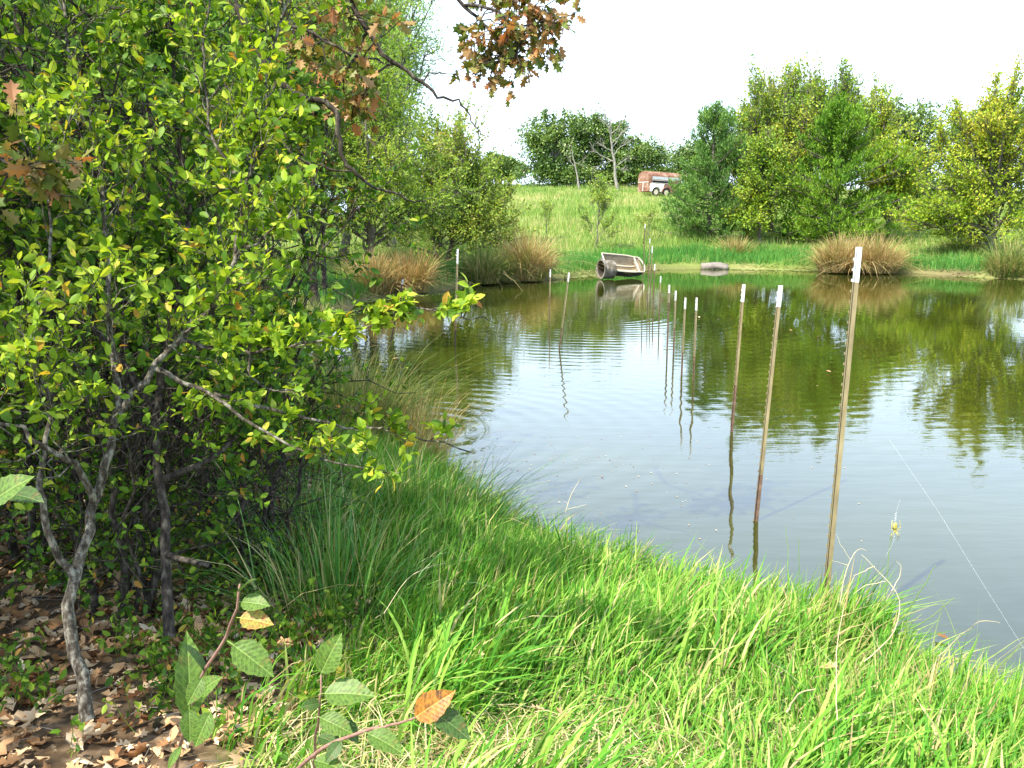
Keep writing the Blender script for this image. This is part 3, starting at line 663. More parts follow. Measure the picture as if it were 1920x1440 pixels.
for (px_, py_, r, h, n_, mt, lab) in [
    (765,548,0.9,0.95,2300,'rush_brown','tan brown rush tussock with a dark foot at the left end of the far bank'),
    (700,552,0.85,0.9,1800,'rush_brown','darker brown tussock under the willow, left of the tan one'),
    (905,532,0.75,0.95,1300,'rush_olive','olive yellow tussock behind the post in the left inlet'),
    (985,526,0.95,1.25,2400,'rush_brown','tall sandy tussock leaning over the water left of the boat'),
    (940,528,0.6,0.9,900,'rush_olive','greenish tussock between the sandy and the olive one'),
    (1378,498,0.85,0.95,1700,'rush_brown','reddish brown tussock standing right of the grey slab on the far shore'),
    (1578,511,1.25,1.05,2800,'rush_brown','broad straw brown tussock drooping to the water behind the tallest post'),
    (1640,512,1.2,1.05,2600,'rush_brown','straw tussock joined to the right of the broad drooping one'),
    (1800,505,1.0,1.15,1700,'rush_olive','green tussock below the yellow tree'),
    (1895,520,1.0,1.0,1500,'rush_olive','olive tussock at the right edge of the far bank')]:
    p = wpt(px_, py_-3, 0.08); tussock(p, r*1.1, h*1.25, int(n_*1.3), mt, lab, 0.018, 0.95, group=TG, K=5, spread=0.62, bend=0.85)
for (x_, y_, r, h, n_, mt, lab, w) in [
    (-1.5,7.55,0.95,0.82,2800,'rush_olive','sunlit straw and green rush tussock left of the near water edge',0.006),
    (-2.2,8.6,0.9,0.75,2000,'rush_olive','rush tussock further along the left bank in half shade',0.007),
    (-0.95,7.5,0.85,0.72,1500,'rush_brown','brown rush tussock arching over the water below the shrub',0.004),
    (-1.25,4.7,0.9,0.5,800,'rush_green','dark green rush tussock in the shade below the shrub branches',0.005),
    (-0.85,3.9,0.8,0.5,600,'rush_green','dark green rush tussock at the edge of the leaf litter',0.005),
    (-0.6,5.3,1.1,0.5,1500,'rush_green','deep green tussock between shrub and near water',0.006),
    (1.35,3.0,0.4,0.5,120,'rush_green','thin upright rushes in the straw patch of the near bank',0.004),
    (1.75,3.35,0.6,0.45,160,'rush_olive','sparse rushes at the foot of the tallest post',0.004)]:
    tussock((x_, y_, height(x_, y_)[0]), r, h, n_, mt, lab, w, 0.85, group=TG, K=5)

# ------------------------------------------------------------------ far trees
def at(px_, t): return on_ground(px_, t)
OG = 'dark oaks on the hill'
tree('oak_tree', at(1035,95), 8.0, [(-1.5,0,5.0,2.6,2.4,1.9),(1.5,0.5,5.8,2.4,2.4,2.1),(0,0,3.2,3.6,2.6,1.5),(-1.5,-0.5,1.0,3.0,1.6,1.2),(1.5,-0.5,1.0,3.0,1.6,1.2)], 'round dark green oak on the crest, left of the bare dead tree', group=OG, nl=34, n_sub=8, n_shoot=6, n_leaf=9, sub_len=0.9, shoot_len=0.4, leaf=0.26, r0=0.22, zf=0.2, fill=300, puff=0.8, per=56, twigs=False, jit=0.1, limb_lo=0.65)
tree('oak_tree', at(1105,97), 8.3, [(0,0,5.6,2.4,2.2,2.2),(2.0,0,4.6,2.2,2.2,1.8),(-0.6,0,3.2,2.8,2.2,1.4),(-1,-0.5,1.0,3.0,1.6,1.2),(2,-0.5,1.0,3.0,1.6,1.2)], 'dark oak on the crest directly behind the bare dead tree', group=OG, nl=30, n_sub=8, n_shoot=6, n_leaf=9, sub_len=0.9, shoot_len=0.4, leaf=0.26, r0=0.22, zf=0.2, fill=300, puff=0.8, per=56, twigs=False, jit=0.1, limb_lo=0.65)
tree('oak_tree', at(1188,96), 5.6, [(0,0,3.6,2.6,2.2,1.7),(2.2,0,2.9,1.9,2,1.3),(-2,0,2.6,1.8,1.8,1.4),(-1,-0.5,1.0,3.0,1.6,1.2),(2,-0.5,1.0,3.0,1.6,1.2)], 'low dark oak behind the rusty trailer', group=OG, nl=26, n_sub=8, n_shoot=6, n_leaf=9, sub_len=0.8, shoot_len=0.4, leaf=0.26, r0=0.2, zf=0.15, fill=300, puff=0.8, per=56, twigs=False, jit=0.1)
tree('oak_tree', at(1280,100), 5.6, [(0,0,3.5,3.2,2.2,1.6),(4,0,3.6,3,2,1.8),(0,0,1.2,4,1.6,1.3)], 'dark oak between the trailer and the bluish cedar', group=OG, nl=26, n_sub=8, n_shoot=6, n_leaf=9, sub_len=0.9, shoot_len=0.4, leaf=0.27, r0=0.2, zf=0.15, fill=300, puff=0.8, per=56, twigs=False, jit=0.1)
tree('oak_tree', at(940,99), 3.2, [(0,0,1.8,3.0,2,1.1)], 'low bushy oak on the crest at the left of the hilltop group', group=OG, nl=16, n_sub=7, n_shoot=6, n_leaf=9, sub_len=0.7, shoot_len=0.4, leaf=0.25, r0=0.15, zf=0.1, fill=300, puff=0.8, per=56, twigs=False, jit=0.1)
tree('oak_tree', at(1665,72), 8.6, [(-1,0,5.6,2.6,2.4,2.4),(1.5,0,6.2,2.6,2.2,2.0),(0,0,3.0,3.6,2.6,1.8),(0,-0.5,1.0,3.8,2,1.5),(-1,-0.5,2,3,2,1.5)], 'tall dark oak behind the gap right of the green cedar', group=OG, nl=36, n_sub=8, n_shoot=6, n_leaf=9, sub_len=0.9, shoot_len=0.4, leaf=0.22, r0=0.22, zf=0.12, fill=300, puff=0.8, per=56, twigs=False, jit=0.09, limb_lo=0.6)
tree('oak_tree', at(1780,74), 7.8, [(0,0,5.0,3.0,2.4,2.4),(2.5,0,5.6,2.6,2.2,2.0),(0,0,2.6,3.4,2.6,1.6),(-1,-0.5,1.0,3.8,2,1.5),(1,-0.5,2,3,2,1.5)], 'dark oak partly behind the yellow tree', group=OG, nl=34, n_sub=8, n_shoot=6, n_leaf=9, sub_len=0.9, shoot_len=0.4, leaf=0.22, r0=0.22, zf=0.12, fill=300, puff=0.8, per=56, twigs=False, jit=0.09)
tree('oak_tree', at(1920,58), 9.8, [(0.5,0,7.2,2.2,2.2,2.2),(2.5,0,5.6,2.8,2.2,2.5)], 'dark oak rising over the yellow tree at the right edge', group=OG, nl=30, n_sub=8, n_shoot=6, n_leaf=9, sub_len=0.9, shoot_len=0.4, leaf=0.18, r0=0.24, zf=0.2, fill=300, puff=0.8, per=56, twigs=False, jit=0.08)
# hedge line right of crest
for (px_, t, w_, h_, lab) in [(1400,98,6,6.5,'distant oak seen above the bluish cedar')]:
    tree('oak_tree', at(px_, t), h_, [(0,0,h_*0.6,w_*0.6,2,h_*0.35)], lab, group=OG, nl=22, n_sub=7, n_shoot=5, n_leaf=8, sub_len=0.9, shoot_len=0.4, leaf=0.28, r0=0.2, zf=0.15, fill=50, puff=0.8, per=45, twigs=False, jit=0.1)

# dead trees on the crest
def dead_tree(base, h, seed_pts, label, r0=0.2, nsub=5):
    base = np.array(base, float)
    tr = curve(base[None]-np.array([[0, 0, 0.1]]), base[None]+np.array([[-0.9, 0, h]]), 12, 0.0, 0.012)
    wood = [tubes(tr, np.linspace(1, 0.12, 12)[None]*r0, 7)]
    S = []; E = []
    for (fz, dx, dz) in seed_pts:
        q = fz*11; j = min(int(q), 10); s = tr[0][j]+(tr[0][j+1]-tr[0][j])*(q-j); S.append(s); E.append(s+np.array([dx, rng.uniform(-0.6, 0.6), dz]))
    S = np.array(S); E = np.array(E); lb = curve(S, E, 8, 0.05, 0.045); R = np.full(len(S), r0*0.32)
    wood.append(tubes(lb, np.linspace(1, 0.25, 8)[None]*R[:, None], 5))
    s, tg, u = sample_on(lb, nsub, 0.3, 1); N = len(s); e = s+unit(tg+rvec(N)*0.7+np.array([0, 0, 0.3]))*rng.uniform(0.4, 1.1, N)[:, None]
    sb = curve(s, e, 5, 0, 0.06); wood.append(tubes(sb, np.linspace(1, 0.3, 5)[None]*0.022, 4))
    s, tg, u = sample_on(sb, 3, 0.3, 1); N = len(s); e = s+unit(tg+rvec(N)*0.7)*rng.uniform(0.2, 0.6, N)[:, None]
    wood.append(tubes(curve(s, e, 4, 0, 0.06), np.full((N, 4), 0.012), 3))
    v, f = merge(wood)
    o = mesh_np('dead_tree', v, f, M['deadwood'], None, True, None, base)
    return tag(o, label, 'tree')
dead_tree(at(1150,88), 7.9, [(0.3,1.3,0.8),(0.34,-2.2,1.2),(0.42,1.9,1.6),(0.45,-1.9,0.9),(0.5,1.0,1.6),(0.55,2.2,2.3),(0.6,-1.0,1.9),(0.66,1.6,1.7),(0.72,-0.8,1.3),(0.8,0.8,1.3),(0.36,-1.6,-0.6),(0.28,1.0,-0.3)], 'tall bare grey dead tree on the crest in front of the oaks', 0.17)
dead_tree(at(1082,89), 4.2, [(0.5,-0.7,0.6),(0.6,0.9,-0.3),(0.75,-0.4,0.8)], 'short pale dead trunk in the shade of the crest oaks', 0.11, 3)

# ------------------------------------------------------------------ trees behind the far shore
SG = 'trees behind the far shore'
cedar('cedar_tree', at(1318,43.5), 6.5, 2.5, 'bluish green cedar at the left of the far bank group', SG, 'leaf_blue_cedar', nl=130, leaf=0.145, n_sub=5, n_shoot=6)
tree('lime_tree', at(1430,46), 8.3, [(-0.8,0,5.2,1.5,1.4,2.4),(0.6,0,4.2,1.7,1.5,2.2),(0.3,0,6.2,1.3,1.2,1.6)], 'tall thin yellow green tree with wispy tips between the two cedars', 'tree', SG, 'leaf_lime', fill=110, puff=0.36, per=40, nl=40, n_sub=8, n_shoot=7, n_leaf=12, sub_len=0.9, shoot_len=1.0, leaf=0.12, r0=0.12, zf=0.1, upw=0.9, outw=0.4, rnd=0.5, jit=0.03, twr=0.01)
cedar('cedar_tree', at(1545,42.0), 6.5, 3.1, 'broad bright green cedar in the middle of the far bank group', SG, 'leaf_cedar', nl=190, leaf=0.145, n_sub=5, n_shoot=6)
tree('lime_tree', at(1520,45), 8.2, [(-1.0,0,5.4,1.4,1.4,2.0),(0.6,0,5.2,1.6,1.4,2.2)], 'yellow green tree rising in spikes behind the broad green cedar', 'tree', SG, 'leaf_lime', fill=110, puff=0.36, per=40, nl=36, n_sub=8, n_shoot=7, n_leaf=12, sub_len=0.9, shoot_len=1.1, leaf=0.12, r0=0.12, zf=0.2, upw=1.0, outw=0.3, rnd=0.45, jit=0.03, twr=0.01)
tree('lime_tree', at(1412,42), 5.0, [(0,0,2.6,1.2,1.1,2.0),(-0.4,-0.2,1.3,1.0,0.8,0.9)], 'drooping yellowish bush between the two cedars near the water', 'tree', SG, 'leaf_lime', fill=110, puff=0.36, per=40, nl=34, n_sub=8, n_shoot=7, n_leaf=11, sub_len=0.6, shoot_len=0.5, leaf=0.12, r0=0.08, zf=0.08, upw=0.3, jit=0.03, twr=0.008)
tree('lime_tree', at(1640,44), 5.4, [(0,0,3.0,1.6,1.3,2.0),(0.3,0,1.4,1.3,1.1,1.0)], 'orange tinged small tree at the right flank of the broad cedar', 'tree', SG, 'leaf_yellow', fill=110, puff=0.36, per=40, nl=30, n_sub=8, n_shoot=6, n_leaf=11, sub_len=0.7, shoot_len=0.6, leaf=0.12, r0=0.08, zf=0.08, upw=0.5, jit=0.03, twr=0.008)
tree('lime_tree', at(1600,47), 7.6, [(0,0,5.0,1.2,1.2,2.2)], 'slender yellow green tree behind the orange tinged one', 'tree', SG, 'leaf_lime', fill=110, puff=0.36, per=40, nl=20, n_sub=8, n_shoot=6, n_leaf=11, sub_len=0.8, shoot_len=0.8, leaf=0.12, r0=0.1, zf=0.2, upw=1.0, outw=0.3, rnd=0.45, jit=0.03, twr=0.008)
tree('yellow_tree', at(1838,37), 7.2, [(-0.9,0,3.6,2.0,1.7,2.3),(1.3,0,4.6,1.9,1.6,2.4),(-0.5,0,1.5,3.0,1.6,1.4),(-0.1,0,5.6,1.2,1.2,1.6)], 'bright yellow green tree at the right edge of the far bank', 'tree', SG, 'leaf_yellow', fill=260, puff=0.36, per=40, nl=70, n_sub=9, n_shoot=8, n_leaf=12, sub_len=0.8, shoot_len=0.6, leaf=0.105, r0=0.13, zf=0.1, upw=0.6, outw=0.6, rnd=0.6, jit=0.03, twr=0.008)
tree('yellow_tree', at(2010,38), 7.0, [(0,0,4.0,2.2,1.7,2.6)], 'yellow green tree just beyond the right edge tree', 'tree', SG, 'leaf_yellow', fill=110, puff=0.36, per=40, nl=24, n_sub=8, n_shoot=7, n_leaf=12, sub_len=0.9, shoot_len=0.6, leaf=0.1, r0=0.13, zf=0.1, upw=0.6)
tree('lime_tree', at(1385,45.5), 6.8, [(0,0,3.6,1.6,1.3,2.4)], 'olive yellow tree filling the gap behind the bluish cedar', 'tree', SG, 'leaf_lime', fill=110, puff=0.36, per=40, nl=28, n_sub=8, n_shoot=7, n_leaf=12, sub_len=0.9, shoot_len=1.0, leaf=0.12, r0=0.12, zf=0.1, upw=0.9, outw=0.4, rnd=0.5, jit=0.03, twr=0.01)
tree('lime_tree', at(1475,44.5), 6.6, [(0,0,3.6,1.5,1.3,2.6)], 'yellow green tree close at the left of the broad cedar', 'tree', SG, 'leaf_lime', fill=110, puff=0.36, per=40, nl=28, n_sub=8, n_shoot=7, n_leaf=12, sub_len=0.9, shoot_len=1.0, leaf=0.12, r0=0.12, zf=0.1, upw=0.9, outw=0.4, rnd=0.5, jit=0.03, twr=0.01)
# saplings in the field
tree('sapling', at(1112,40.5), 3.2, [(0,0,1.8,0.8,0.7,1.2),(0.4,0,0.9,0.8,0.5,0.5)], 'wispy light green sapling on the slope behind the boat', 'tree', None, 'leaf_willow', nl=16, n_sub=6, n_shoot=6, n_leaf=9, sub_len=0.5, shoot_len=0.45, leaf=0.075, r0=0.03, zf=0.1, upw=0.6, jit=0.02, twr=0.006)
tree('sapling', at(1022,44), 1.9, [(0,0,1.2,0.45,0.4,0.7)], 'small grey green weed stalk left of the wispy sapling', 'tree', None, 'leaf_olive', nl=8, n_sub=4, n_shoot=5, n_leaf=6, sub_len=0.3, shoot_len=0.25, leaf=0.07, r0=0.02, zf=0.2, upw=0.6)
tree('sapling', at(1205,43), 1.5, [(0,0,0.9,0.7,0.5,0.5)], 'low sprawling weed on the slope right of the boat', 'tree', None, 'leaf_olive', nl=9, n_sub=4, n_shoot=5, n_leaf=6, sub_len=0.3, shoot_len=0.25, leaf=0.07, r0=0.02, zf=0.15, upw=0.5)

# ------------------------------------------------------------------ trees at the left end of the far bank
LG = 'trees on the left bank'
tree('willow_tree', at(830,32), 5.6, [(0,0,2.9,1.9,1.6,1.9),(1.4,0,2.0,1.4,1.4,1.4),(-0.9,0,2.4,1.6,1.4,1.8),(0.9,0,3.9,0.8,0.9,1.2),(0.5,-0.4,1.0,2.5,1.2,1.0),(1.3,-0.2,1.6,1.6,1.2,1.4)], 'olive green bushy tree with thin twigs, left of the open slope', 'tree', LG, 'leaf_olive', fill=420, puff=0.36, per=40, nl=70, n_sub=8, n_shoot=7, n_leaf=12, sub_len=0.7, shoot_len=0.6, leaf=0.095, r0=0.09, zf=0.08, upw=0.7, outw=0.5, rnd=0.5, jit=0.02, twr=0.006, multi=2)
tree('willow_tree', at(650,32), 11.5, [(0,0,7.0,2.4,2,3.2),(1.5,0,9.0,1.6,1.6,1.8),(-2,0,8,2,2,2.5)], 'tall mid green willow between the pale and the light green one', 'tree', LG, 'leaf_willow', fill=420, puff=0.45, per=40, nl=50, n_sub=8, n_shoot=7, n_leaf=12, sub_len=0.9, shoot_len=0.7, leaf=0.155, tpl=T_NARROW, r0=0.16, zf=0.2, upw=0.3, sdroop=0.3, jit=0.02, twr=0.005)
tree('willow_tree', at(690,27), 7.8, [(0,0,4.6,2.2,1.8,2.4),(0.9,0,2.6,1.8,1.6,1.8),(-1.4,0,3.0,1.8,1.6,2.0)], 'light green willow filling the left end of the far bank', 'tree', LG, 'leaf_willow', fill=420, puff=0.36, per=40, nl=60, n_sub=8, n_shoot=8, n_leaf=13, sub_len=0.8, shoot_len=0.6, leaf=0.12, tpl=T_NARROW, r0=0.14, zf=0.1, upw=0.2, outw=0.5, sdroop=0.3, jit=0.02, twr=0.005)
tree('willow_tree', at(745,38), 12.0, [(0.6,0,8.6,1.9,2,2.4),(-1.6,0,7.6,2.2,2,3.2),(-3.5,0,9,2.2,2,2.8)], 'tall pale blue green willow behind the light green one', 'tree', LG, 'leaf_pale_willow', fill=480, puff=0.55, per=40, nl=50, n_sub=8, n_shoot=7, n_leaf=12, sub_len=1.0, shoot_len=0.8, leaf=0.17, tpl=T_NARROW, r0=0.2, zf=0.3, upw=0.3, sdroop=0.35, jit=0.03, twr=0.006)

M['leaf_bronze_green'] = leaf_mat('leaf_bronze_green', [(0.0,(0.05,0.12,0.015)),(0.5,(0.11,0.21,0.025)),(0.8,(0.2,0.26,0.04)),(0.92,(0.26,0.13,0.04)),(1.0,(0.34,0.18,0.08))], 0.38, 0.5, 0.3, 0.8, 0.1)
tree('oak_tree', at(598,20.2), 7.4, [(-0.2,0,3.0,0.8,0.9,1.6),(-0.2,0,5.2,1.3,1.2,1.6)], 'dark oak with reddish leaves standing at the back of the inlet', 'tree', LG, 'leaf_bronze_green', 'bark_dark', fill=90, puff=0.3, per=35, nl=34, n_sub=7, n_shoot=7, n_leaf=10, sub_len=0.6, shoot_len=0.4, leaf=0.09, r0=0.10, zf=0.2)
tree('willow_tree', at(480,26), 7.5, [(0,0,4.6,2.2,1.8,2.6),(-0.5,0,2.2,1.9,1.6,1.4)], 'mid green tree behind the thicket, left of the light green willow', 'tree', LG, 'leaf_willow', fill=200, puff=0.38, per=45, nl=60, n_sub=8, n_shoot=7, n_leaf=11, sub_len=0.8, shoot_len=0.5, leaf=0.10, r0=0.12, zf=0.1, jit=0.02, twr=0.006)
tree('willow_tree', at(420,28), 8.5, [(0,0,5.4,2.8,2,3.0),(-1,0,2.6,2.4,2,1.8)], 'green tree deep in the woods seen through the thicket', 'tree', LG, 'leaf_willow', fill=200, puff=0.38, per=45, nl=60, n_sub=8, n_shoot=7, n_leaf=11, sub_len=0.9, shoot_len=0.5, leaf=0.12, r0=0.14, zf=0.1, jit=0.02, twr=0.006)
for i, (px_, t, h_, lab) in enumerate([(250,20,8.5,'dark tree deep in the woods, right of the leftmost one'),(110,22,9,'dark tree deep in the woods near the left edge'),(-40,17,8.5,'dark tree at the left edge of the woods'),(330,14,7.5,'slim dark tree in the middle of the woods'),(-90,10,7,'leafy tree just beyond the left edge of the picture')]):
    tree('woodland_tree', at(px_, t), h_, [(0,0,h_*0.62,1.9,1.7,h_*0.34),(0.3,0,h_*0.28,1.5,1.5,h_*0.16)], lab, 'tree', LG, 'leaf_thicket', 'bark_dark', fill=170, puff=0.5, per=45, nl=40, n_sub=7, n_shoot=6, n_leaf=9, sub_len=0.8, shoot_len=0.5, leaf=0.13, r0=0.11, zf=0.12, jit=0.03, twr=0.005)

tree('woodland_tree', (-5.6,0.9,height(-5.6,0.9)[0]), 7.5, [(0,0,5.2,1.9,1.9,1.8),(1.0,0.6,6.2,1.4,1.4,1.0)], 'tree left of the picture whose crown shades the leaf litter', 'tree', LG, 'leaf_thicket', 'bark_dark', fill=50, puff=0.3, per=30, nl=22, n_sub=7, n_shoot=6, n_leaf=9, sub_len=0.7, shoot_len=0.4, leaf=0.09, r0=0.11, zf=0.3, twr=0.003)
# ------------------------------------------------------------------ the near thicket
def path(pts, K=None, jt=0.006):
    """smooth polyline through (px, py, depth) triples"""
    q = np.array([P(*p) for p in pts]); n_ = len(q); K = K or max(10, n_*3)
    u = np.linspace(0, n_-1, K); out = []
    for t in u:
        i = min(int(t), n_-2); f_ = t-i
        a, b, c, d = q[max(i-1, 0)], q[i], q[i+1], q[min(i+2, n_-1)]
        out.append(0.5*((2*b)+(-a+c)*f_+(2*a-5*b+4*c-d)*f_*f_+(-a+3*b-3*c+d)*f_**3))
    out = np.array(out); out[1:-1] += rng.normal(size=(K-2, 3))*jt
    return out[None]
def shrub(name, specs, label, cat, group, lmat, wmat, leaf=0.045, n_tw=9, tw_len=0.35, n_sh=4, sh_len=0.16, n_leaf=6, parts=0, tpl=T_OVAL, upw=0.35):
    """specs: list of (points, r_start, r_end, leafiness 0..1, leaf_from)"""
    wood = []; lvs = []; base = None
    for sp_ in specs:
        pts, ra, rb, lf, lo = sp_[:5]; twl = sp_[5] if len(sp_) > 5 else tw_len
        c = path(pts); K = c.shape[1]
        if base is None: base = c[0, 0].copy()
        wood.append(tubes(c, (rb+(ra-rb)*np.linspace(1, 0, K)**1.7)[None], 8))
        if lf <= 0: continue
        Lm = np.linalg.norm(np.diff(c[0], axis=0), axis=1).sum()
        nt = max(2, int(n_tw*Lm*lf))
        s, tg, u = sample_on(c, nt, lo, 1.0); N = len(s)
        d = unit(tg*0.6+rvec(N)*0.9+np.array([0.05, 0, upw])); e = s+d*(twl*rng.uniform(0.4, 1.2, N))[:, None]
        tw = curve(s, e, 5, 0.03, 0.06); wood.append(tubes(tw, np.linspace(1, 0.4, 5)[None]*np.full((N, 1), max(rb*0.6, 0.0025)), 4))
        s2, tg2, u2 = sample_on(tw, n_sh, 0.2, 1.0); N2 = len(s2)
        d2 = unit(tg2*0.7+rvec(N2)*0.8+np.array([0, 0, upw*0.8])); e2 = s2+d2*(min(sh_len, twl*0.6)*rng.uniform(0.5, 1.3, N2))[:, None]
        sh = curve(s2, e2, 4, 0.02, 0.05); wood.append(tubes(sh, np.array([1, 0.8, 0.6, 0.3])[None]*np.full((N2, 1), 0.0018), 3))
        lvs.append(leaf_points(sh, n_leaf, leaf, 0.1, 1.05, 0.004, 0.7, 0.05, 0.8))
        lvs.append(leaf_points(tw, 3, leaf, 0.3, 1.05, 0.004, 0.7, 0.05, 0.8))
    return finish_plant(name, base, label, cat, group, wood, lvs, tpl, M[wmat], M[lmat], 'trunk', 'foliage', parts, None if leaf < 0.045 else -0.30)

shrub('shrub', [
    ([(165,1350,2.8),(150,1260,2.8),(128,1150,2.8),(150,1045,2.85),(178,940,2.9),(205,850,2.9),(228,765,2.95),(290,685,3.0),(335,638,3.05),(400,570,3.1),(440,480,3.15),(462,350,3.2),(485,250,3.3),(505,120,3.35),(540,0,3.4),(560,-160,3.5)], 0.022, 0.005, 1.2, 0.5, 0.26),
    ([(140,1085,2.82),(95,1015,2.75),(80,920,2.7),(75,850,2.7),(95,760,2.75),(62,640,2.8),(95,500,2.9),(90,350,3.0),(60,200,3.1)], 0.013, 0.004, 0.8, 0.3),
    ([(175,945,2.9),(150,885,2.8),(80,830,2.7),(0,795,2.65),(-90,780,2.6)], 0.013, 0.005, 0.5, 0.2),
    ([(225,775,2.95),(215,690,3.0),(203,560,3.1),(195,380,3.2),(170,240,3.3),(130,100,3.4),(110,-80,3.5)], 0.013, 0.005, 1.0, 0.2),
    ([(330,642,3.05),(420,655,3.0),(520,652,2.95),(620,632,2.9),(700,606,2.85),(755,578,2.8),(850,590,2.75),(915,600,2.75)], 0.008, 0.002, 1.0, 0.12, 0.08),
    ([(290,690,3.0),(390,735,3.0),(480,800,3.0),(590,855,3.0),(690,880,3.0)], 0.010, 0.003, 0.5, 0.2, 0.13),
    ([(400,740,3.0),(520,775,3.05),(650,800,3.1),(780,815,3.1),(890,850,3.1)], 0.008, 0.0025, 0.28, 0.2, 0.09),
    ([(440,480,3.15),(490,450,3.15),(530,420,3.1),(560,390,3.05)], 0.008, 0.003, 0.9, 0.1, 0.12),
    ([(462,350,3.2),(400,250,3.2),(380,100,3.2),(400,-40,3.2)], 0.008, 0.003, 0.8, 0.1),
    ([(470,590,3.2),(465,640,3.15),(480,720,3.1),(560,730,3.05)], 0.007, 0.003, 0.5, 0.1, 0.15),
    ], 'leaning grey barked shrub nearest the camera with a branch reaching over the water', 'shrub', 'shrubs of the near thicket', 'leaf_shrub', 'bark_grey', leaf=0.039, n_tw=20, tw_len=0.36, n_sh=5, n_leaf=7, parts=300)

shrub('shrub', [
    ([(318,1195,3.4),(312,1050,3.45),(300,900,3.5),(290,760,3.6),(320,600,3.7),(355,420,3.8),(335,250,3.9),(320,100,4.0),(335,-60,4.1)], 0.022, 0.008, 0.9, 0.35),
    ([(300,900,3.5),(390,860,3.6),(470,800,3.8),(510,720,4.0),(545,650,4.2)], 0.016, 0.004, 1.0, 0.2, 0.25),
    ([(290,760,3.6),(200,640,3.7),(120,520,3.9),(60,380,4.1),(20,200,4.2)], 0.016, 0.005, 0.9, 0.2),
    ([(320,600,3.7),(400,500,3.9),(460,400,4.1),(500,280,4.3),(520,160,4.4),(530,0,4.5)], 0.016, 0.005, 1.1, 0.15, 0.3),
    ([(310,1035,3.45),(350,1050,3.3),(395,1062,3.2)], 0.014, 0.009, 0.0, 0.2),
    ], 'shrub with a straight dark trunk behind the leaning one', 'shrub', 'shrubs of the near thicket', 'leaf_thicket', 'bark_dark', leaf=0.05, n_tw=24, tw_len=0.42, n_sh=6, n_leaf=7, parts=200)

# thicket shrubs behind, multi stem
def thicket(x_, y_, h_, label, n_=9, lean=(0, 0), lmat='leaf_thicket', leaf=0.058, w=1.1, low=0.15, nt=20, parts=0):
    base = np.array([x_, y_, height(x_, y_)[0]]); wood = []; lvs = []
    a = rng.uniform(0, 2*np.pi, n_); rr = rng.uniform(0.2, 1, n_)*w
    S = np.tile(base, (n_, 1))+np.stack([np.cos(a)*0.12, np.sin(a)*0.12, np.full(n_, -0.04)], -1)
    E = base+np.stack([np.cos(a)*rr+lean[0], np.sin(a)*rr+lean[1], h_*rng.uniform(0.6, 1.0, n_)], -1)
    lb = curve(S, E, 10, 0.12, 0.03); R = rng.uniform(0.012, 0.028, n_)
    wood.append(tubes(lb, np.linspace(1, 0.25, 10)[None]*R[:, None], 6))
    s, tg, u = sample_on(lb, nt, low, 1.0); N = len(s); d = unit(tg*0.4+rvec(N)*1.0+np.array([0, 0, 0.15])); e = s+d*rng.uniform(0.25, 0.7, N)[:, None]
    tw = curve(s, e, 5, 0.04, 0.06); wood.append(tubes(tw, np.linspace(1, 0.4, 5)[None]*0.005, 4))
    s2, tg2, _ = sample_on(tw, 5, 0.15, 1); N2 = len(s2); e2 = s2+unit(tg2*0.6+rvec(N2)+np.array([0, 0, 0.2]))*rng.uniform(0.1, 0.28, N2)[:, None]
    sh = curve(s2, e2, 4, 0.02, 0.05); wood.append(tubes(sh[:, ::3], np.full((N2, 2), 0.002), 3))
    lvs.append(leaf_points(sh, 7, leaf, 0.1, 1.05, 0.01, 0.7, 0.05, 0.9))
    return finish_plant('shrub', base, label, 'shrub', 'shrubs of the near thicket', wood, lvs, T_HEX, M['bark_dark'], M[lmat], 'stems', 'foliage', parts, -0.22)
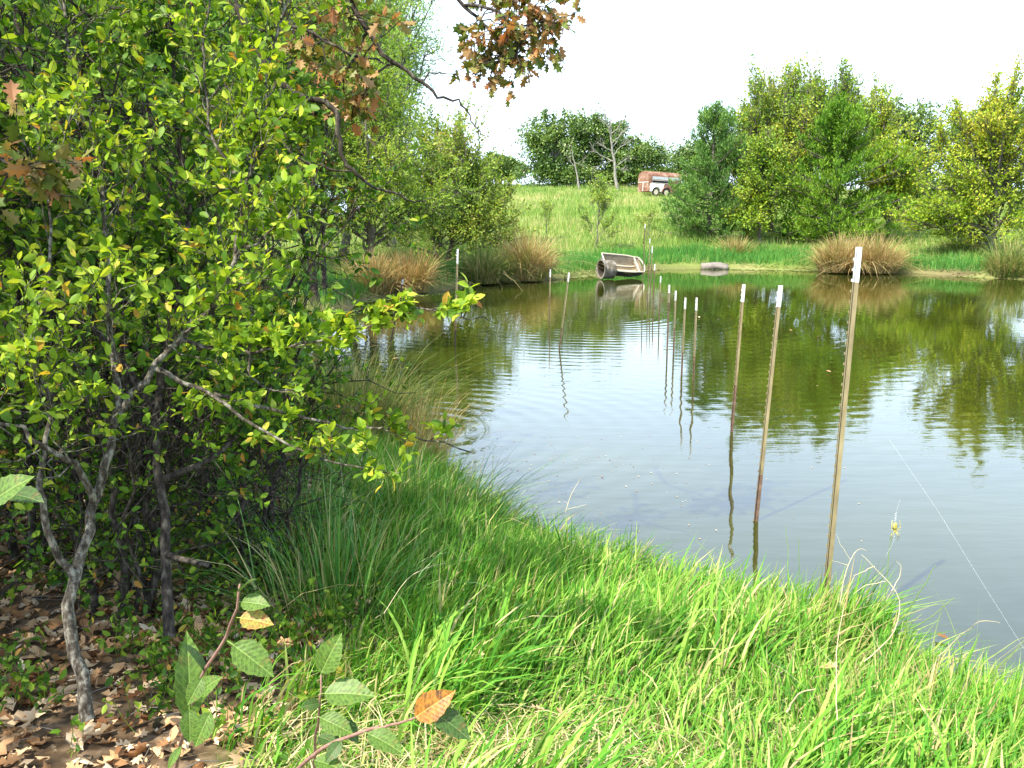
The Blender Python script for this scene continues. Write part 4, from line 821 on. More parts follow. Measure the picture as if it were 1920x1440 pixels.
for (x_, y_, h_, lab, kw) in [
    (-2.3,4.8,3.6,'shrub at the foot of the thicket left of the dark trunk',dict(low=0.25)),
    (-1.95,5.6,2.9,'shrub behind the dark trunk reaching towards the water',dict(lean=(0.1,0.1))),
    (-3.4,5.4,4.2,'tall shrub near the left edge of the thicket',dict()),
    (-3.0,7.0,4.4,'tall shrub in the middle of the thicket',dict(n_=11)),
    (-2.6,8.6,3.6,'shrub leaning over the left bank beside the straw rushes',dict(lean=(0.0,0),w=0.8,lmat='leaf_shrub')),
    (-4.4,8.0,5.2,'tall shrub deep in the left of the thicket',dict(n_=11,w=1.4)),
    (-5.6,6.4,4.6,'shrub at the far left edge of the thicket',dict(w=1.4)),
    (-3.9,10.6,5.0,'shrub at the back of the thicket by the inlet',dict(n_=11,w=1.4,leaf=0.09)),
    (-6.2,10.6,6.0,'large shrub at the back left of the thicket',dict(n_=12,w=1.6,leaf=0.09)),
    (-5.2,13.2,6.0,'back shrub between thicket and woods',dict(n_=12,w=1.6,leaf=0.11)),
    (-8.3,13.0,6.5,'back shrub in front of the deep woods at the left',dict(n_=12,w=1.8,leaf=0.11)),
    (-1.75,3.75,1.15,'low bush in the shade between the two nearest trunks',dict(n_=7,w=0.45,low=0.2,leaf=0.04,nt=14)),
    (-1.35,4.35,1.2,'low leafy bush at the edge of the dark rushes',dict(n_=7,w=0.4,low=0.2,leaf=0.04,nt=14)),
    (-2.5,4.2,1.5,'low bush behind the leaning trunk at the left',dict(n_=8,w=0.55,low=0.15,leaf=0.045,nt=16)),
    (-1.9,5.0,1.5,'low bush behind the straight dark trunk',dict(n_=8,w=0.6,low=0.1,leaf=0.045,nt=16)),
    (-3.3,4.4,1.8,'low bush at the left edge over the litter',dict(n_=8,w=0.7,low=0.1,leaf=0.045,nt=16)),
    (-2.7,6.0,1.8,'knee high bush in the middle of the thicket floor',dict(n_=9,w=0.8,low=0.08,nt=16)),
    (-4.2,6.4,2.0,'waist high bush at the left of the thicket floor',dict(n_=9,w=0.9,low=0.08,nt=16)),
    (-2.6,3.4,3.4,'shrub just behind the leaning one at the left edge',dict(low=0.45,w=0.9)),
    ]:
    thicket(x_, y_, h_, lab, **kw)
# slim tree trunks rising through the thicket
for (pts, r_, lab) in [([(250,760,6.5),(245,520,6.5),(238,300,6.6),(228,120,6.6),(218,-60,6.7)],0.035,'slim dark trunk rising left of centre in the thicket'),
                       ([(60,740,5.2),(85,560,5.2),(50,330,5.3),(35,100,5.3),(30,-80,5.3)],0.05,'thick dark trunk near the left edge'),
                       ([(606,470,20.5),(605,380,20.5),(608,250,20.5),(618,100,20.5)],0.06,'slim dark trunk beside the oak at the inlet')]:
    base = P(*pts[0]); g = base.copy(); g[2] = height(g[0], g[1])[0]-0.05
    c = path(pts); c = np.concatenate([g[None, None], c], 1); K = c.shape[1]
    wood = [tubes(c, np.linspace(r_, r_*0.5, K)[None], 8)]
    s, tg, u = sample_on(c, 12, 0.4, 1); e = s+unit(rvec(12)*np.array([1, 1, 0.3])+np.array([0, 0, 0.4]))*rng.uniform(0.5, 1.1, 12)[:, None]
    lb = curve(s, e, 6, 0.05, 0.05); wood.append(tubes(lb, np.linspace(1, 0.3, 6)[None]*np.full((12, 1), r_*0.25), 4))
    wd, lv = grow(lb, np.full(12, r_*0.25), c[0].mean(0), 4, 0.4, 4, 0.25, 7, 0.06, T_QUAD, twr=0.002)
    finish_plant('woodland_tree', g, lab, 'tree', LG, wood+wd, [lv], T_QUAD, M['bark_dark'], M['leaf_thicket'])

# overhanging oak: limb enters from above left, bronze leaves hang over the water
def oak_limb(name, specs, label, parts, leaf=0.072, n_tw=12, tw=0.24):
    wood = []; lvs = []; base = None
    for (pts, ra, rb, lf, lo) in specs:
        c = path(pts); K = c.shape[1]; base = c[0, 0].copy() if base is None else base
        wood.append(tubes(c, np.linspace(ra, rb, K)[None], 7))
        if lf <= 0: continue
        Lm = np.linalg.norm(np.diff(c[0], axis=0), axis=1).sum(); nt = max(2, int(n_tw*Lm*lf))
        s, tg, u = sample_on(c, nt, lo, 1.0); N = len(s); d = unit(tg*0.5+rvec(N)*0.8-np.array([0, 0, 0.15])); e = s+d*(tw*rng.uniform(0.3, 1.2, N))[:, None]
        t_ = curve(s, e, 5, 0.03, 0.08); wood.append(tubes(t_, np.linspace(1, 0.5, 5)[None]*np.full((N, 1), 0.004), 4))
        lvs.append(leaf_points(t_, 9, leaf, 0.35, 1.05, 0.012, 0.3, 0.5, 0.9))
    return finish_plant(name, base, label, 'tree', LG, wood, lvs, T_LOBED, M['bark_dark'], M['leaf_bronze'], 'branch', 'foliage', parts)
oak_limb('oak_branch', [
    ([(560,-420,5.0),(700,-160,5.0),(800,-60,5.0),(870,10,5.0),(905,45,5.0),(940,90,5.0),(925,135,5.0)], 0.018, 0.003, 1.0, 0.55),
    ([(800,-60,5.0),(900,-50,5.0),(960,-20,5.0),(1005,20,4.95),(1020,40,4.95)], 0.012, 0.004, 3.2, 0.3),
    ([(870,10,5.0),(930,20,4.9),(975,60,4.9),(965,110,4.9)], 0.010, 0.004, 2.6, 0.3),
    ([(900,-50,5.0),(980,-70,5.1),(1060,-60,5.1)], 0.010, 0.004, 2.0, 0.2),
    ], 'overhanging oak branch with bronze curled leaves against the sky', 300)
oak_limb('oak_branch', [
    ([(520,-300,4.6),(600,-120,4.6),(690,60,4.6),(745,120,4.6),(790,150,4.6),(825,182,4.6),(865,192,4.6),(885,225,4.6),(900,255,4.6)], 0.017, 0.002, 0.0, 0.5),
    ([(690,60,4.6),(660,110,4.6),(640,150,4.6)], 0.008, 0.004, 2.6, 0.2),
    ([(745,120,4.6),(700,140,4.6),(680,190,4.6)], 0.007, 0.003, 2.6, 0.2),
    ([(790,150,4.6),(815,135,4.6),(845,140,4.6),(866,150,4.6)], 0.005, 0.002, 0.0, 0.2),
    ([(600,-120,4.6),(640,-20,4.6),(660,40,4.6)], 0.008, 0.003, 2.6, 0.2),
    ], 'bare tipped oak branch crossing the willow with brown leaves near its base', 150, 0.075)
oak_limb('oak_branch', [
    ([(380,-100,4.0),(470,60,4.0),(530,160,4.0),(620,200,4.0),(634,250,4.0),(640,290,4.0),(665,320,4.0),(700,350,4.0),(760,372,4.0),(800,378,4.0)], 0.018, 0.003, 0.0, 0.5),
    ([(520,150,4.0),(500,220,4.0),(560,300,4.0),(610,315,4.0),(665,322,4.0)], 0.007, 0.004, 0.0, 0.5),
    ([(470,60,4.0),(560,50,4.0),(640,90,4.0),(720,120,4.0)], 0.01, 0.004, 1.3, 0.3),
    ], 'crooked lichen grey branch ending in bare twigs before the willow', 60, 0.07)

oak_limb('oak_branch', [([(-180,220,2.9),(-100,250,2.9),(-20,290,2.9),(40,320,2.9),(90,345,2.9)], 0.008, 0.003, 2.4, 0.4)], 'browned oak branch tip entering at the left edge', 40, 0.07)
# ------------------------------------------------------------------ foreground sprigs with serrated leaves
def serrated(nn=11):
    vs = [(0, 0, 0)]; R_ = []; 
    for i in range(1, nn):
        t = i/nn; w = 0.27*math.sin(math.pi*t**0.85)**0.8; w *= 1.0+(0.09 if i % 2 else -0.03)
        R_.append((w, t))
    left = [(w, t, 0.16*w) for w, t in R_]; right = [(-w, t, 0.16*w) for w, t in R_]
    mid = [(0, t, -0.03-0.30*t*t) for w, t in R_]
    left = [(a, b, c-0.30*b*b) for a, b, c in left]; right = [(a, b, c-0.30*b*b) for a, b, c in right]
    vs = [(0, 0, 0)]+left+mid+right+[(0, 1.02, -0.32)]; m = nn-1; fs = [(0, 1, 1+m), (0, 1+m, 1+2*m)]
    for i in range(m-1):
        a, b, c = 1+i, 1+m+i, 1+2*m+i
        fs += [(a, a+1, b+1), (a, b+1, b), (b, b+1, c+1), (b, c+1, c)]
    e = len(vs)-1; fs += [(m, e, 2*m), (2*m, e, 3*m)]
    # petiole
    b0 = len(vs); vs += [(0.008, 0, 0), (-0.008, 0, 0), (0.006, -0.14, -0.01), (-0.006, -0.14, -0.01)]; fs += [(b0, b0+1, b0+3), (b0, b0+3, b0+2)]
    return vs, fs
def serr_mat(name, base, spot, amt):
    m, n, l, bs = new_mat(name)
    tc = n.new('ShaderNodeTexCoord'); no = n.new('ShaderNodeTexNoise'); no.inputs['Scale'].default_value = 5; no.inputs['Detail'].default_value = 5; l.new(tc.outputs['Object'], no.inputs['Vector'])
    r = ramp(n, [(amt-0.1, base), (amt, tuple(0.5*(a+b) for a, b in zip(base, spot))), (amt+0.08, spot)]); l.new(no.outputs[0], r.inputs[0])
    # side veins
    sp = n.new('ShaderNodeSeparateXYZ'); l.new(tc.outputs['Object'], sp.inputs[0])
    ab = n.new('ShaderNodeMath'); ab.operation = 'ABSOLUTE'; l.new(sp.outputs[0], ab.inputs[0])
    ml = n.new('ShaderNodeMath'); ml.operation = 'MULTIPLY_ADD'; l.new(ab.outputs[0], ml.inputs[0]); ml.inputs[1].default_value = -0.9; l.new(sp.outputs[1], ml.inputs[2])
    wv = n.new('ShaderNodeMath'); wv.operation = 'MULTIPLY'; l.new(ml.outputs[0], wv.inputs[0]); wv.inputs[1].default_value = 62
    si = n.new('ShaderNodeMath'); si.operation = 'SINE'; l.new(wv.outputs[0], si.inputs[0])
    bp = n.new('ShaderNodeBump'); bp.inputs['Strength'].default_value = 0.08; bp.inputs['Distance'].default_value = 0.003; l.new(si.outputs[0], bp.inputs['Height'])
    vr_ = n.new('ShaderNodeMapRange'); l.new(si.outputs[0], vr_.inputs[0]); vr_.inputs[1].default_value = 0.7; vr_.inputs[2].default_value = 1.0; vr_.inputs[3].default_value = 0.0; vr_.inputs[4].default_value = 0.35
    mid = n.new('ShaderNodeMath'); mid.operation = 'LESS_THAN'; l.new(ab.outputs[0], mid.inputs[0]); mid.inputs[1].default_value = 0.009
    mxv = n.new('ShaderNodeMath'); mxv.operation = 'MAXIMUM'; l.new(vr_.outputs[0], mxv.inputs[0]); l.new(mid.outputs[0], mxv.inputs[1])
    n3 = n.new('ShaderNodeTexNoise'); n3.inputs['Scale'].default_value = 14; n3.inputs['Detail'].default_value = 4; l.new(tc.outputs['Object'], n3.inputs['Vector'])
    r3 = ramp(n, [(0.35,(0.55,0.55,0.5)),(0.6,(1.0,1.0,1.0)),(0.75,(1.35,1.2,0.9))]); l.new(n3.outputs[0], r3.inputs[0])
    m3 = n.new('ShaderNodeMix'); m3.data_type = 'RGBA'; m3.blend_type = 'MULTIPLY'; m3.inputs[0].default_value = 1; l.new(r.outputs[0], m3.inputs[6]); l.new(r3.outputs[0], m3.inputs[7])
    mv = n.new('ShaderNodeMix'); mv.data_type = 'RGBA'; l.new(mxv.outputs[0], mv.inputs[0]); l.new(m3.outputs[2], mv.inputs[6]); mv.inputs[7].default_value = (min(1, base[0]*1.5+0.05), min(1, base[1]*1.4+0.04), base[2]*1.4+0.03, 1)
    l.new(bp.outputs[0], bs.inputs['Normal']); l.new(mv.outputs[2], bs.inputs['Base Color']); bs.inputs['Roughness'].default_value = 0.5
    tr = n.new('ShaderNodeBsdfTranslucent'); l.new(mv.outputs[2], tr.inputs[0]); mx = n.new('ShaderNodeMixShader'); mx.inputs[0].default_value = 0.4
    l.new(bs.outputs[0], mx.inputs[1]); l.new(tr.outputs[0], mx.inputs[2]); l.new(mx.outputs[0], n['Material Output'].inputs[0]); return m
SM = {'g': serr_mat('sprig_green', (0.12,0.22,0.03), (0.25,0.15,0.04), 0.66), 'o': serr_mat('sprig_orange', (0.48,0.20,0.03), (0.10,0.05,0.03), 0.58),
      'y': serr_mat('sprig_yellow', (0.32,0.30,0.05), (0.42,0.18,0.05), 0.52), 'd': serr_mat('sprig_dark', (0.06,0.13,0.02), (0.2,0.1,0.03), 0.64)}
sv, sf = serrated(); SME = {}
for k_, m_ in SM.items():
    me = bpy.data.meshes.new('leaf'); me.from_pydata(sv, [], sf); me.materials.append(m_); me.update(); SME[k_] = me
M['stem_red'] = rough_mat('stem_red', [(0.3,(0.16,0.08,0.06)),(0.7,(0.32,0.2,0.16))], 60, 0.7, 0.3)
def sprig(stems, leaves, label):
    first = path(stems[0][0], None, 0); root = empty('sprig', first[0, 0], label, 'plant', 'leafy sprigs in the foreground')
    wood = [tubes(path(p_, None, 0.001), np.linspace(a, b, max(10, len(p_)*3))[None], 7) for p_, a, b in stems]
    v, f = merge(wood); mesh_np('stem', v, f, M['stem_red'], root, True)
    for (x0, y0, x1, y1, t, face, col) in leaves:     # leaf from pixel base to pixel tip; face: how much it faces the camera
        a = Vector(P(x0, y0, t)); b = Vector(P(x1, y1, t-0.02)); y = (b-a); L_ = y.length; y.normalize()
        tocam = (Vector((0, 0, HC))-a).normalized(); nrm = (tocam*face+Vector((0.15, 0.1, 1))*(1-abs(face))).normalized()
        x = y.cross(nrm).normalized(); z_ = x.cross(y)
        o = bpy.data.objects.new('leaf', SME[col]); C.objects.link(o); o.parent = root
        wf = 1.15 if face > 0.3 else 0.7
        o.matrix_local = Matrix.Translation(a-root.location) @ Matrix((x*wf, y, z_)).transposed().to_4x4() @ Matrix.Scale(L_, 4)
        if col == 'o': o['label'] = 'orange leaf with a brown blotch'
        if col == 'y': o['label'] = 'yellowing leaf with a rusty tip'
    return root
sprig([([(330,1440,1.75),(352,1350,1.5),(385,1260,1.4),(425,1190,1.35),(445,1130,1.3),(450,1095,1.3)], 0.004, 0.0015)],
      [(452,1128,495,1128,1.3,0.7,'g'),(450,1158,502,1162,1.3,0.7,'y'),(436,1208,508,1258,1.33,0.8,'g'),(385,1262,362,1200,1.4,0.2,'d'),(355,1350,362,1205,1.45,0.25,'g'),
       (372,1300,400,1270,1.4,0.6,'g'),(395,1335,360,1400,1.4,0.5,'g'),(355,1330,358,1390,1.42,0.4,'g'),(340,1400,310,1440,1.45,0.3,'g'),(448,1110,468,1075,1.3,0.3,'d'),(380,1270,350,1320,1.4,0.7,'g')],
      'foreground sprig on a reddish stem with serrated leaves left of bottom centre')
sprig([([(590,1440,1.6),(592,1380,1.4),(600,1320,1.3),(602,1265,1.3)], 0.003, 0.0012)],
      [(602,1262,628,1200,1.28,0.6,'g'),(608,1300,690,1290,1.28,0.55,'g'),(600,1318,570,1322,1.3,0.75,'d'),(600,1345,655,1368,1.28,0.8,'g'),(640,1350,670,1385,1.3,0.7,'d'),(597,1380,640,1390,1.3,0.4,'d')],
      'upright sprig with spotted serrated leaves at bottom centre left')
sprig([([(500,1500,1.6),(590,1412,1.3),(680,1372,1.25),(740,1358,1.22),(780,1345,1.2)], 0.0035, 0.0015)],
      [(778,1345,838,1302,1.2,0.85,'o'),(812,1335,882,1372,1.2,0.5,'d'),(690,1375,752,1398,1.22,0.5,'g'),(640,1390,610,1425,1.25,0.5,'d'),(590,1425,640,1432,1.25,0.4,'g')],
      'low reclining sprig ending in an orange blotched leaf')
sprig([([(-60,960,1.5),(-20,950,1.4),(10,930,1.3)], 0.003, 0.001)], [(-20,945,34,888,1.3,0.5,'g'),(10,925,72,922,1.35,0.4,'d')], 'large blurred green leaf entering at the left edge')

# ------------------------------------------------------------------ T-posts
M['post'] = rough_mat('post_paint', [(0.3,(0.11,0.085,0.05)),(0.5,(0.20,0.165,0.085)),(0.7,(0.28,0.24,0.14))], 10, 0.6, 0.15, (1, 1, 0.3), 0.4)
M['post_rust'] = rough_mat('post_rust', [(0.3,(0.06,0.042,0.03)),(0.7,(0.18,0.115,0.08))], 14, 0.8, 0.4)
M['post_white'] = rough_mat('post_white', [(0.3,(0.42,0.42,0.42)),(0.6,(0.62,0.62,0.64))], 10, 0.5, 0.05, spec=0.5)
M['post_red'] = rough_mat('post_red', [(0.3,(0.45,0.05,0.04)),(0.7,(0.6,0.1,0.08))], 10, 0.6, 0.05)
M['post_shade'] = rough_mat('post_shade', [(0.3,(0.015,0.012,0.01)),(0.7,(0.05,0.035,0.025))], 20, 0.8, 0.3)  # near-black colour for the shadow side of the near posts
PG = 'steel T-posts standing in the pond'
def t_post(px0, py0, px1, py1, t0, t1, label, white=0.16, rust=0.3, mat='post', wmat='post_white', scale=1.0, ang=0.0):
    """foot at (px0,py0,t0), head at (px1,py1,t1)"""
    if t0 > 12: scale *= 0.82
    a = Vector(P(px0, py0, t0)); b = Vector(P(px1, py1, t1)); ax = (b-a).normalized(); a = a-ax*0.35; L_ = (b-a).length
    root = empty('fence_post', a, label, 'post', PG)
    root.rotation_euler = ax.to_track_quat('Z', 'X').to_euler()
    xd = Vector((1, 0, 0)); q = ax.to_track_quat('Z', 'X').inverted()
    xl = q @ xd; az_ = math.atan2(xl.y, xl.x)+ang
    R_ = Matrix.Rotation(az_, 3, 'Z')
    W_, Th, St = 0.028*scale, 0.004*scale, 0.027*scale
    def sect(z0, z1, mb, g=0.0):
        prof = [(-Th/2-g, -W_/2-g), (Th/2+g, -W_/2-g), (Th/2+g, -Th/2-g), (St+g, -Th/2-g), (St+g, Th/2+g), (Th/2+g, Th/2+g), (Th/2+g, W_/2+g), (-Th/2-g, W_/2+g)]
        mb.loft([[R_ @ Vector((x_, y_, z_)) for x_, y_ in prof] for z_ in (z0, z1)])
    zr = 0.35+rust
    m1 = MB(); sect(zr, L_-white, m1); m1.build('shaft', M[mat], root)
    m2 = MB(); sect(0, zr, m2); m2.build('rusty_foot', M['post_rust'], root)
    m3 = MB(); sect(L_-white, L_, m3, 0.0006); m3.build('white_tip', M[wmat], root)
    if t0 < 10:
        mf = MB(); mf.box(R_ @ Vector((-Th/2-0.0012, 0, (0.35+L_-white)/2)), (0.002, W_*0.96, L_-white-0.36), R_); mf.build('shade_strip', M['post_shade'], root)  # added dark strip: shade along the stud side put in as colour
    ms = MB(); mw = MB(); z_ = 0.35
    while z_ < L_-0.02:
        (mw if z_ > L_-white else ms).box(R_ @ Vector((-Th/2-0.004*scale, 0, z_)), (0.009*scale, 0.02*scale, 0.012*scale), R_); z_ += 0.054
    ms.build('studs', M[mat], root, kind='stuff')
    if mw.v: mw.build('tip_studs', M[wmat], root, kind='stuff')
    return root
t_post(1545,1115,1606,463,4.75,4.55,'tallest golden T-post at the edge of the near grass, white tip', 0.18, 0.1, ang=-0.45)
t_post(1415,975,1461,535,6.75,6.6,'long T-post with a white tip standing in water, second nearest of the row', 0.16, 0.35, ang=-0.5)
t_post(1371,800,1393,533,9.5,9.3,'T-post with white tip close left of the second nearest one', 0.185, 0.45, ang=-0.55)
t_post(1299,709,1305,558,12.4,12.4,'golden brown short post with a white tip, fourth from the near end of the row', 0.18, 0.3)
t_post(1277,700,1284,558,12.8,12.8,'short post with a white tip, fifth from the near end, close left of the fourth', 0.165, 0.3)
t_post(1262,660,1266,545,14.8,14.8,'weathered short post, sixth from the near end of the curved row', 0.165, 0.4)
t_post(1250,655,1254,534,15.2,15.2,'grey brown post, seventh from the near end in the middle of the curved row', 0.14, 0.8)
t_post(1235,600,1238,518,19.5,19.5,'short distant post with a white tip right of the boat', 0.14, 0.6)
t_post(1224,575,1227,495,22,22,'distant dark post whose white tip stands before the algae', 0.16, 0.9)
t_post(1218,560,1222.5,461,24,24,'distant post with its white tip before the emerald grass', 0.19, 0.9)
t_post(1214,552,1218,447,25.5,25.5,'distant rusty post, tip close left of the higher white one', 0.14, 0.9)
t_post(1204,548,1209,420,26.5,26.5,'tallest looking distant post, thin and rusty, right behind the boat', 0.13, 1.3, mat='post_rust')
t_post(1029,600,1031,505,19.2,19.2,'thin vertical post with a white tip in the open water left of the boat', 0.17, 0.5)
t_post(1048,652,1066,511,15.2,15.2,'leaning white tipped post in the left half of the open water', 0.16, 0.35)
t_post(852,645,857,467,15.7,15.7,'post with a long white tip in the left inlet behind the leafy branch', 0.26, 0.4, scale=1.2)
t_post(731,645,755,523,15.6,15.6,'leaning post with red and white tip at the left shore', 0.1, 0.6, mat='post_rust')

# ------------------------------------------------------------------ pipe and boat
M['pipe'] = rough_mat('pipe_metal', [(0.36,(0.07,0.058,0.035)),(0.5,(0.14,0.12,0.085)),(0.62,(0.24,0.225,0.20))], 5, 0.6, 0.3, spec=0.4)
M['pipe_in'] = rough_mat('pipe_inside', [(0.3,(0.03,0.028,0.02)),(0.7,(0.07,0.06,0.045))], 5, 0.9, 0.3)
M['hull_out'] = rough_mat('hull_outside', [(0.3,(0.05,0.055,0.05)),(0.7,(0.11,0.115,0.10))], 4, 0.5, 0.1, spec=0.4)
M['hull_in'] = rough_mat('hull_inside', [(0.3,(0.15,0.12,0.08)),(0.6,(0.26,0.22,0.16)),(0.75,(0.34,0.30,0.23))], 5, 0.8, 0.2)
M['hull_floor'] = rough_mat('hull_floor', [(0.3,(0.08,0.06,0.035)),(0.7,(0.16,0.12,0.07))], 6, 0.8, 0.2)
M['cream'] = rough_mat('cream_paint', [(0.3,(0.36,0.33,0.25)),(0.7,(0.5,0.46,0.37))], 8, 0.6, 0.1)
c0 = P(1127,505,31.3); root = empty('culvert_pipe', (c0[0], c0[1], 0), 'short wide metal pipe lying in the water against the boat', 'pipe')
axd = Vector((1.0, 0.42, -0.02)).normalized(); u_ = axd.cross(Vector((0, 0, 1))).normalized(); w_ = u_.cross(axd)
cc = Vector((0, 0, c0[2])); nseg = 28; LP = 0.46
def ring(r, s): return [cc+axd*s+(u_*math.cos(2*math.pi*k/nseg)+w_*math.sin(2*math.pi*k/nseg))*r for k in range(nseg)]
mb = MB(); rr_ = []
for i in range(13):
    s = i/12*LP; rr_.append(ring(0.325+0.006*math.sin(i*2.1), s))
mb.loft(rr_, cap=False); mb.build('outer_wall', M['pipe'], root, True)
mb = MB(); mb.loft([ring(0.345, -0.03), ring(0.345, 0.03), ring(0.325, 0.035)], cap=False); mb.loft([ring(0.345, -0.03), ring(0.285, -0.028), ring(0.28, 0.03)], cap=False); mb.build('rim', M['pipe'], root, True)
mb = MB(); mb.loft([ring(0.28, 0.03), ring(0.28, LP)], cap=False); mb.loft([ring(0.28, LP-0.01), ring(0.05, LP-0.012)], cap=True); mb.build('inner_wall', M['pipe_in'], root, True)

# boat: local x along the length, y across, z up
LB, WB, DB = 1.42, 0.98, 0.34
b0 = P(1163,505,32.3); boat = empty('rowing_boat', (b0[0], b0[1], 0.12), 'small flat bottomed boat tipped on its side with cream ribs, behind the pipe', 'boat')
def hull_section(s):
    """outline half widths at station s 0..1 (bow at 1)"""
    w = WB/2*(1-0.14*smooth(0.6, 1.0, np.array(s)).item()); wb = w*0.78
    rise = 0.10*max(0, s-0.7)**2/0.09*1.0
    return w, wb, rise
def hull_ring(s, off=0.0):
    w, wb, rise = hull_section(s); x_ = (s-0.5)*LB
    return [Vector((x_, -w+off, DB)), Vector((x_, -wb+off, 0.06+rise+off)), Vector((x_, -wb*0.9+off, rise+off)), Vector((x_, wb*0.9-off, rise+off)), Vector((x_, wb-off, 0.06+rise+off)), Vector((x_, w-off, DB))]
st = [i/12 for i in range(13)]
mb = MB(); mb.loft([hull_ring(s) for s in st], cap=False, close=False)
for s in (0.0, 1.0):
    r_ = hull_ring(s); mb.add(r_, [tuple(range(6))])
mb.build('hull', M['hull_out'], boat)
mb = MB(); mb.loft([hull_ring(0.012+s*0.976, 0.014) for s in st], cap=False, close=False)
for s in (0.012, 0.988):
    r_ = hull_ring(s, 0.014); mb.add(r_, [tuple(range(6))])
mb.build('inner_side', M['hull_in'], boat)
mb = MB(); mb.loft([[Vector(((0.03+s*0.9-0.5)*LB, y_*hull_section(s)[1]*0.86, 0.022+hull_section(0.03+s*0.9)[2])) for y_ in (-1, 1)] for s in st], cap=False, close=False); mb.build('floor', M['hull_floor'], boat)
for yy in (-0.30, -0.05, 0.22):
    mb = MB(); mb.tube([Vector(((s-0.5)*LB, yy*(1-0.3*max(0, s-0.6)), 0.045+hull_section(s)[2])) for s in [0.03+i*0.09 for i in range(11)]], 0.032, 6); mb.build('rib', M['cream'], boat)
for sg in (-1, 1):
    mb = MB(); mb.tube([Vector(((s-0.5)*LB, sg*hull_section(s)[0], DB)) for s in st], 0.026, 6); mb.build('gunwale', M['cream'], boat)
for s in (0.0, 1.0):
    mb = MB(); w = hull_section(s)[0]; bow = 0.10 if s else 0.0
    mb.tube([Vector(((s-0.5)*LB+bow*(1-(k/3)**2), w*k/3, DB)) for k in range(-3, 4)], 0.026, 6); mb.build('end_rail', M['cream'], boat)
mb = MB(); mb.box((0.38*LB, 0, DB-0.02), (0.05, 0.82, 0.025)); mb.build('brace', M['cream'], boat)
mb = MB(); mb.box((0.42*LB, 0, DB-0.12), (0.16, 0.6, 0.02)); mb.build('bow_seat', M['hull_in'], boat)
boat.rotation_euler = (math.radians(35), math.radians(5.5), math.radians(14))
boat.location = (b0[0], b0[1], 0.255)
# grey slab
sl = P(1340,492,37.2); mb = MB()
mb.loft([[Vector((x_, y_+0.02*math.sin(x_*9), z_+0.04*math.sin(x_*5+1))) for y_, z_ in ((-0.16, -0.1), (-0.14, 0.13), (0.05, 0.2), (0.2, 0.1), (0.2, -0.1))] for x_ in np.linspace(-0.55, 0.55, 8)])
o = mb.build('driftwood_log', rough_mat('driftwood', [(0.3,(0.13,0.11,0.10)),(0.7,(0.28,0.25,0.22))], 9, 0.9, 0.6, (0.3, 1, 1)), None, True); o.location = (sl[0], sl[1], 0.06); o.rotation_euler = (0, 0.06, -0.1)
tag(o, 'weathered grey log lying at the far waterline', 'log')

# ------------------------------------------------------------------ stock trailer on the hill
M['rust'] = rough_mat('rusty_paint', [(0.35,(0.13,0.055,0.032)),(0.5,(0.21,0.11,0.075)),(0.65,(0.33,0.235,0.18))], 2.2, 0.8, 0.1)
M['trailer_grey'] = rough_mat('trailer_grey', [(0.3,(0.36,0.38,0.42)),(0.7,(0.52,0.54,0.58))], 2.0, 0.5, 0.05)
M['trailer_white'] = rough_mat('trailer_white', [(0.33,(0.45,0.28,0.18)),(0.42,(0.74,0.72,0.68)),(0.7,(0.82,0.81,0.79))], 1.6, 0.6, 0.05)
M['black'] = rough_mat('dark_opening', [(0.3,(0.012,0.012,0.014)),(0.7,(0.02,0.02,0.024))], 4, 0.9, 0)
M['tyre'] = rough_mat('tyre', [(0.3,(0.02,0.02,0.02)),(0.7,(0.05,0.045,0.04))], 6, 0.8, 0.1)
M['rim'] = rough_mat('rim', [(0.3,(0.45,0.38,0.28)),(0.7,(0.6,0.54,0.42))], 6, 0.6, 0.1)
tb = at(1196,78.5); TL, TW, THt = 3.2, 1.8, 2.08
trl = empty('stock_trailer', (tb[0], tb[1], tb[2]+0.05), 'rusty old livestock trailer with one white side panel on the hill behind the field', 'trailer')
def arch(inset=0.0, n_=10):
    w = TW/2-inset; zt = THt-inset; z0 = 0.38; sh = 0.5
    pts = [(-w, z0), (-w, zt-sh)]
    for i in range(1, n_):
        a = math.pi-math.pi*i/n_; pts.append((w*math.cos(a)*1.0, zt-sh+sh*math.sin(a)))
    return pts+[(w, zt-sh), (w, z0)]
# local: x along the length (rear at 0), y across (near side is -y)
mb = MB(); mb.loft([[Vector((x_, y_, z_)) for y_, z_ in arch()] for x_ in (0, TL)]); mb.build('body', M['rust'], trl)
mb = MB(); pf = [(y_*0.94, 0.30+(z_-0.3)*0.95) for y_, z_ in arch(0.03)]
mb.loft([[Vector((x_, y_, z_)) for y_, z_ in pf if True] for x_ in (-0.04, -0.003)]); mb.build('rear_door', M['rust'], trl)
mb = MB(); mb.box((-0.055, 0, 1.14), (0.03, TW*0.9, 0.035)); mb.box((-0.055, 0.02, 0.78), (0.03, 0.05, 0.7)); mb.box((-0.055, -TW*0.2, 0.74), (0.05, 0.06, 0.05)); mb.build('door_bar', M['trailer_white'], trl)
ys = -TW/2
mb = MB(); mb.box((1.6, ys-0.006, 1.50), (2.7, 0.02, 0.24)); mb.build('side_panel', M['trailer_grey'], trl)['label'] = 'grey upper side strip'
mb = MB(); mb.box((1.15, ys-0.01, 1.20), (1.75, 0.04, 0.2)); mb.build('vent_opening', M['black'], trl)
mb = MB(); mb.box((1.15, ys-0.012, 1.31), (1.9, 0.035, 0.025)); mb.box((1.15, ys-0.012, 1.09), (1.9, 0.035, 0.025)); mb.build('vent_frame', M['trailer_white'], trl)
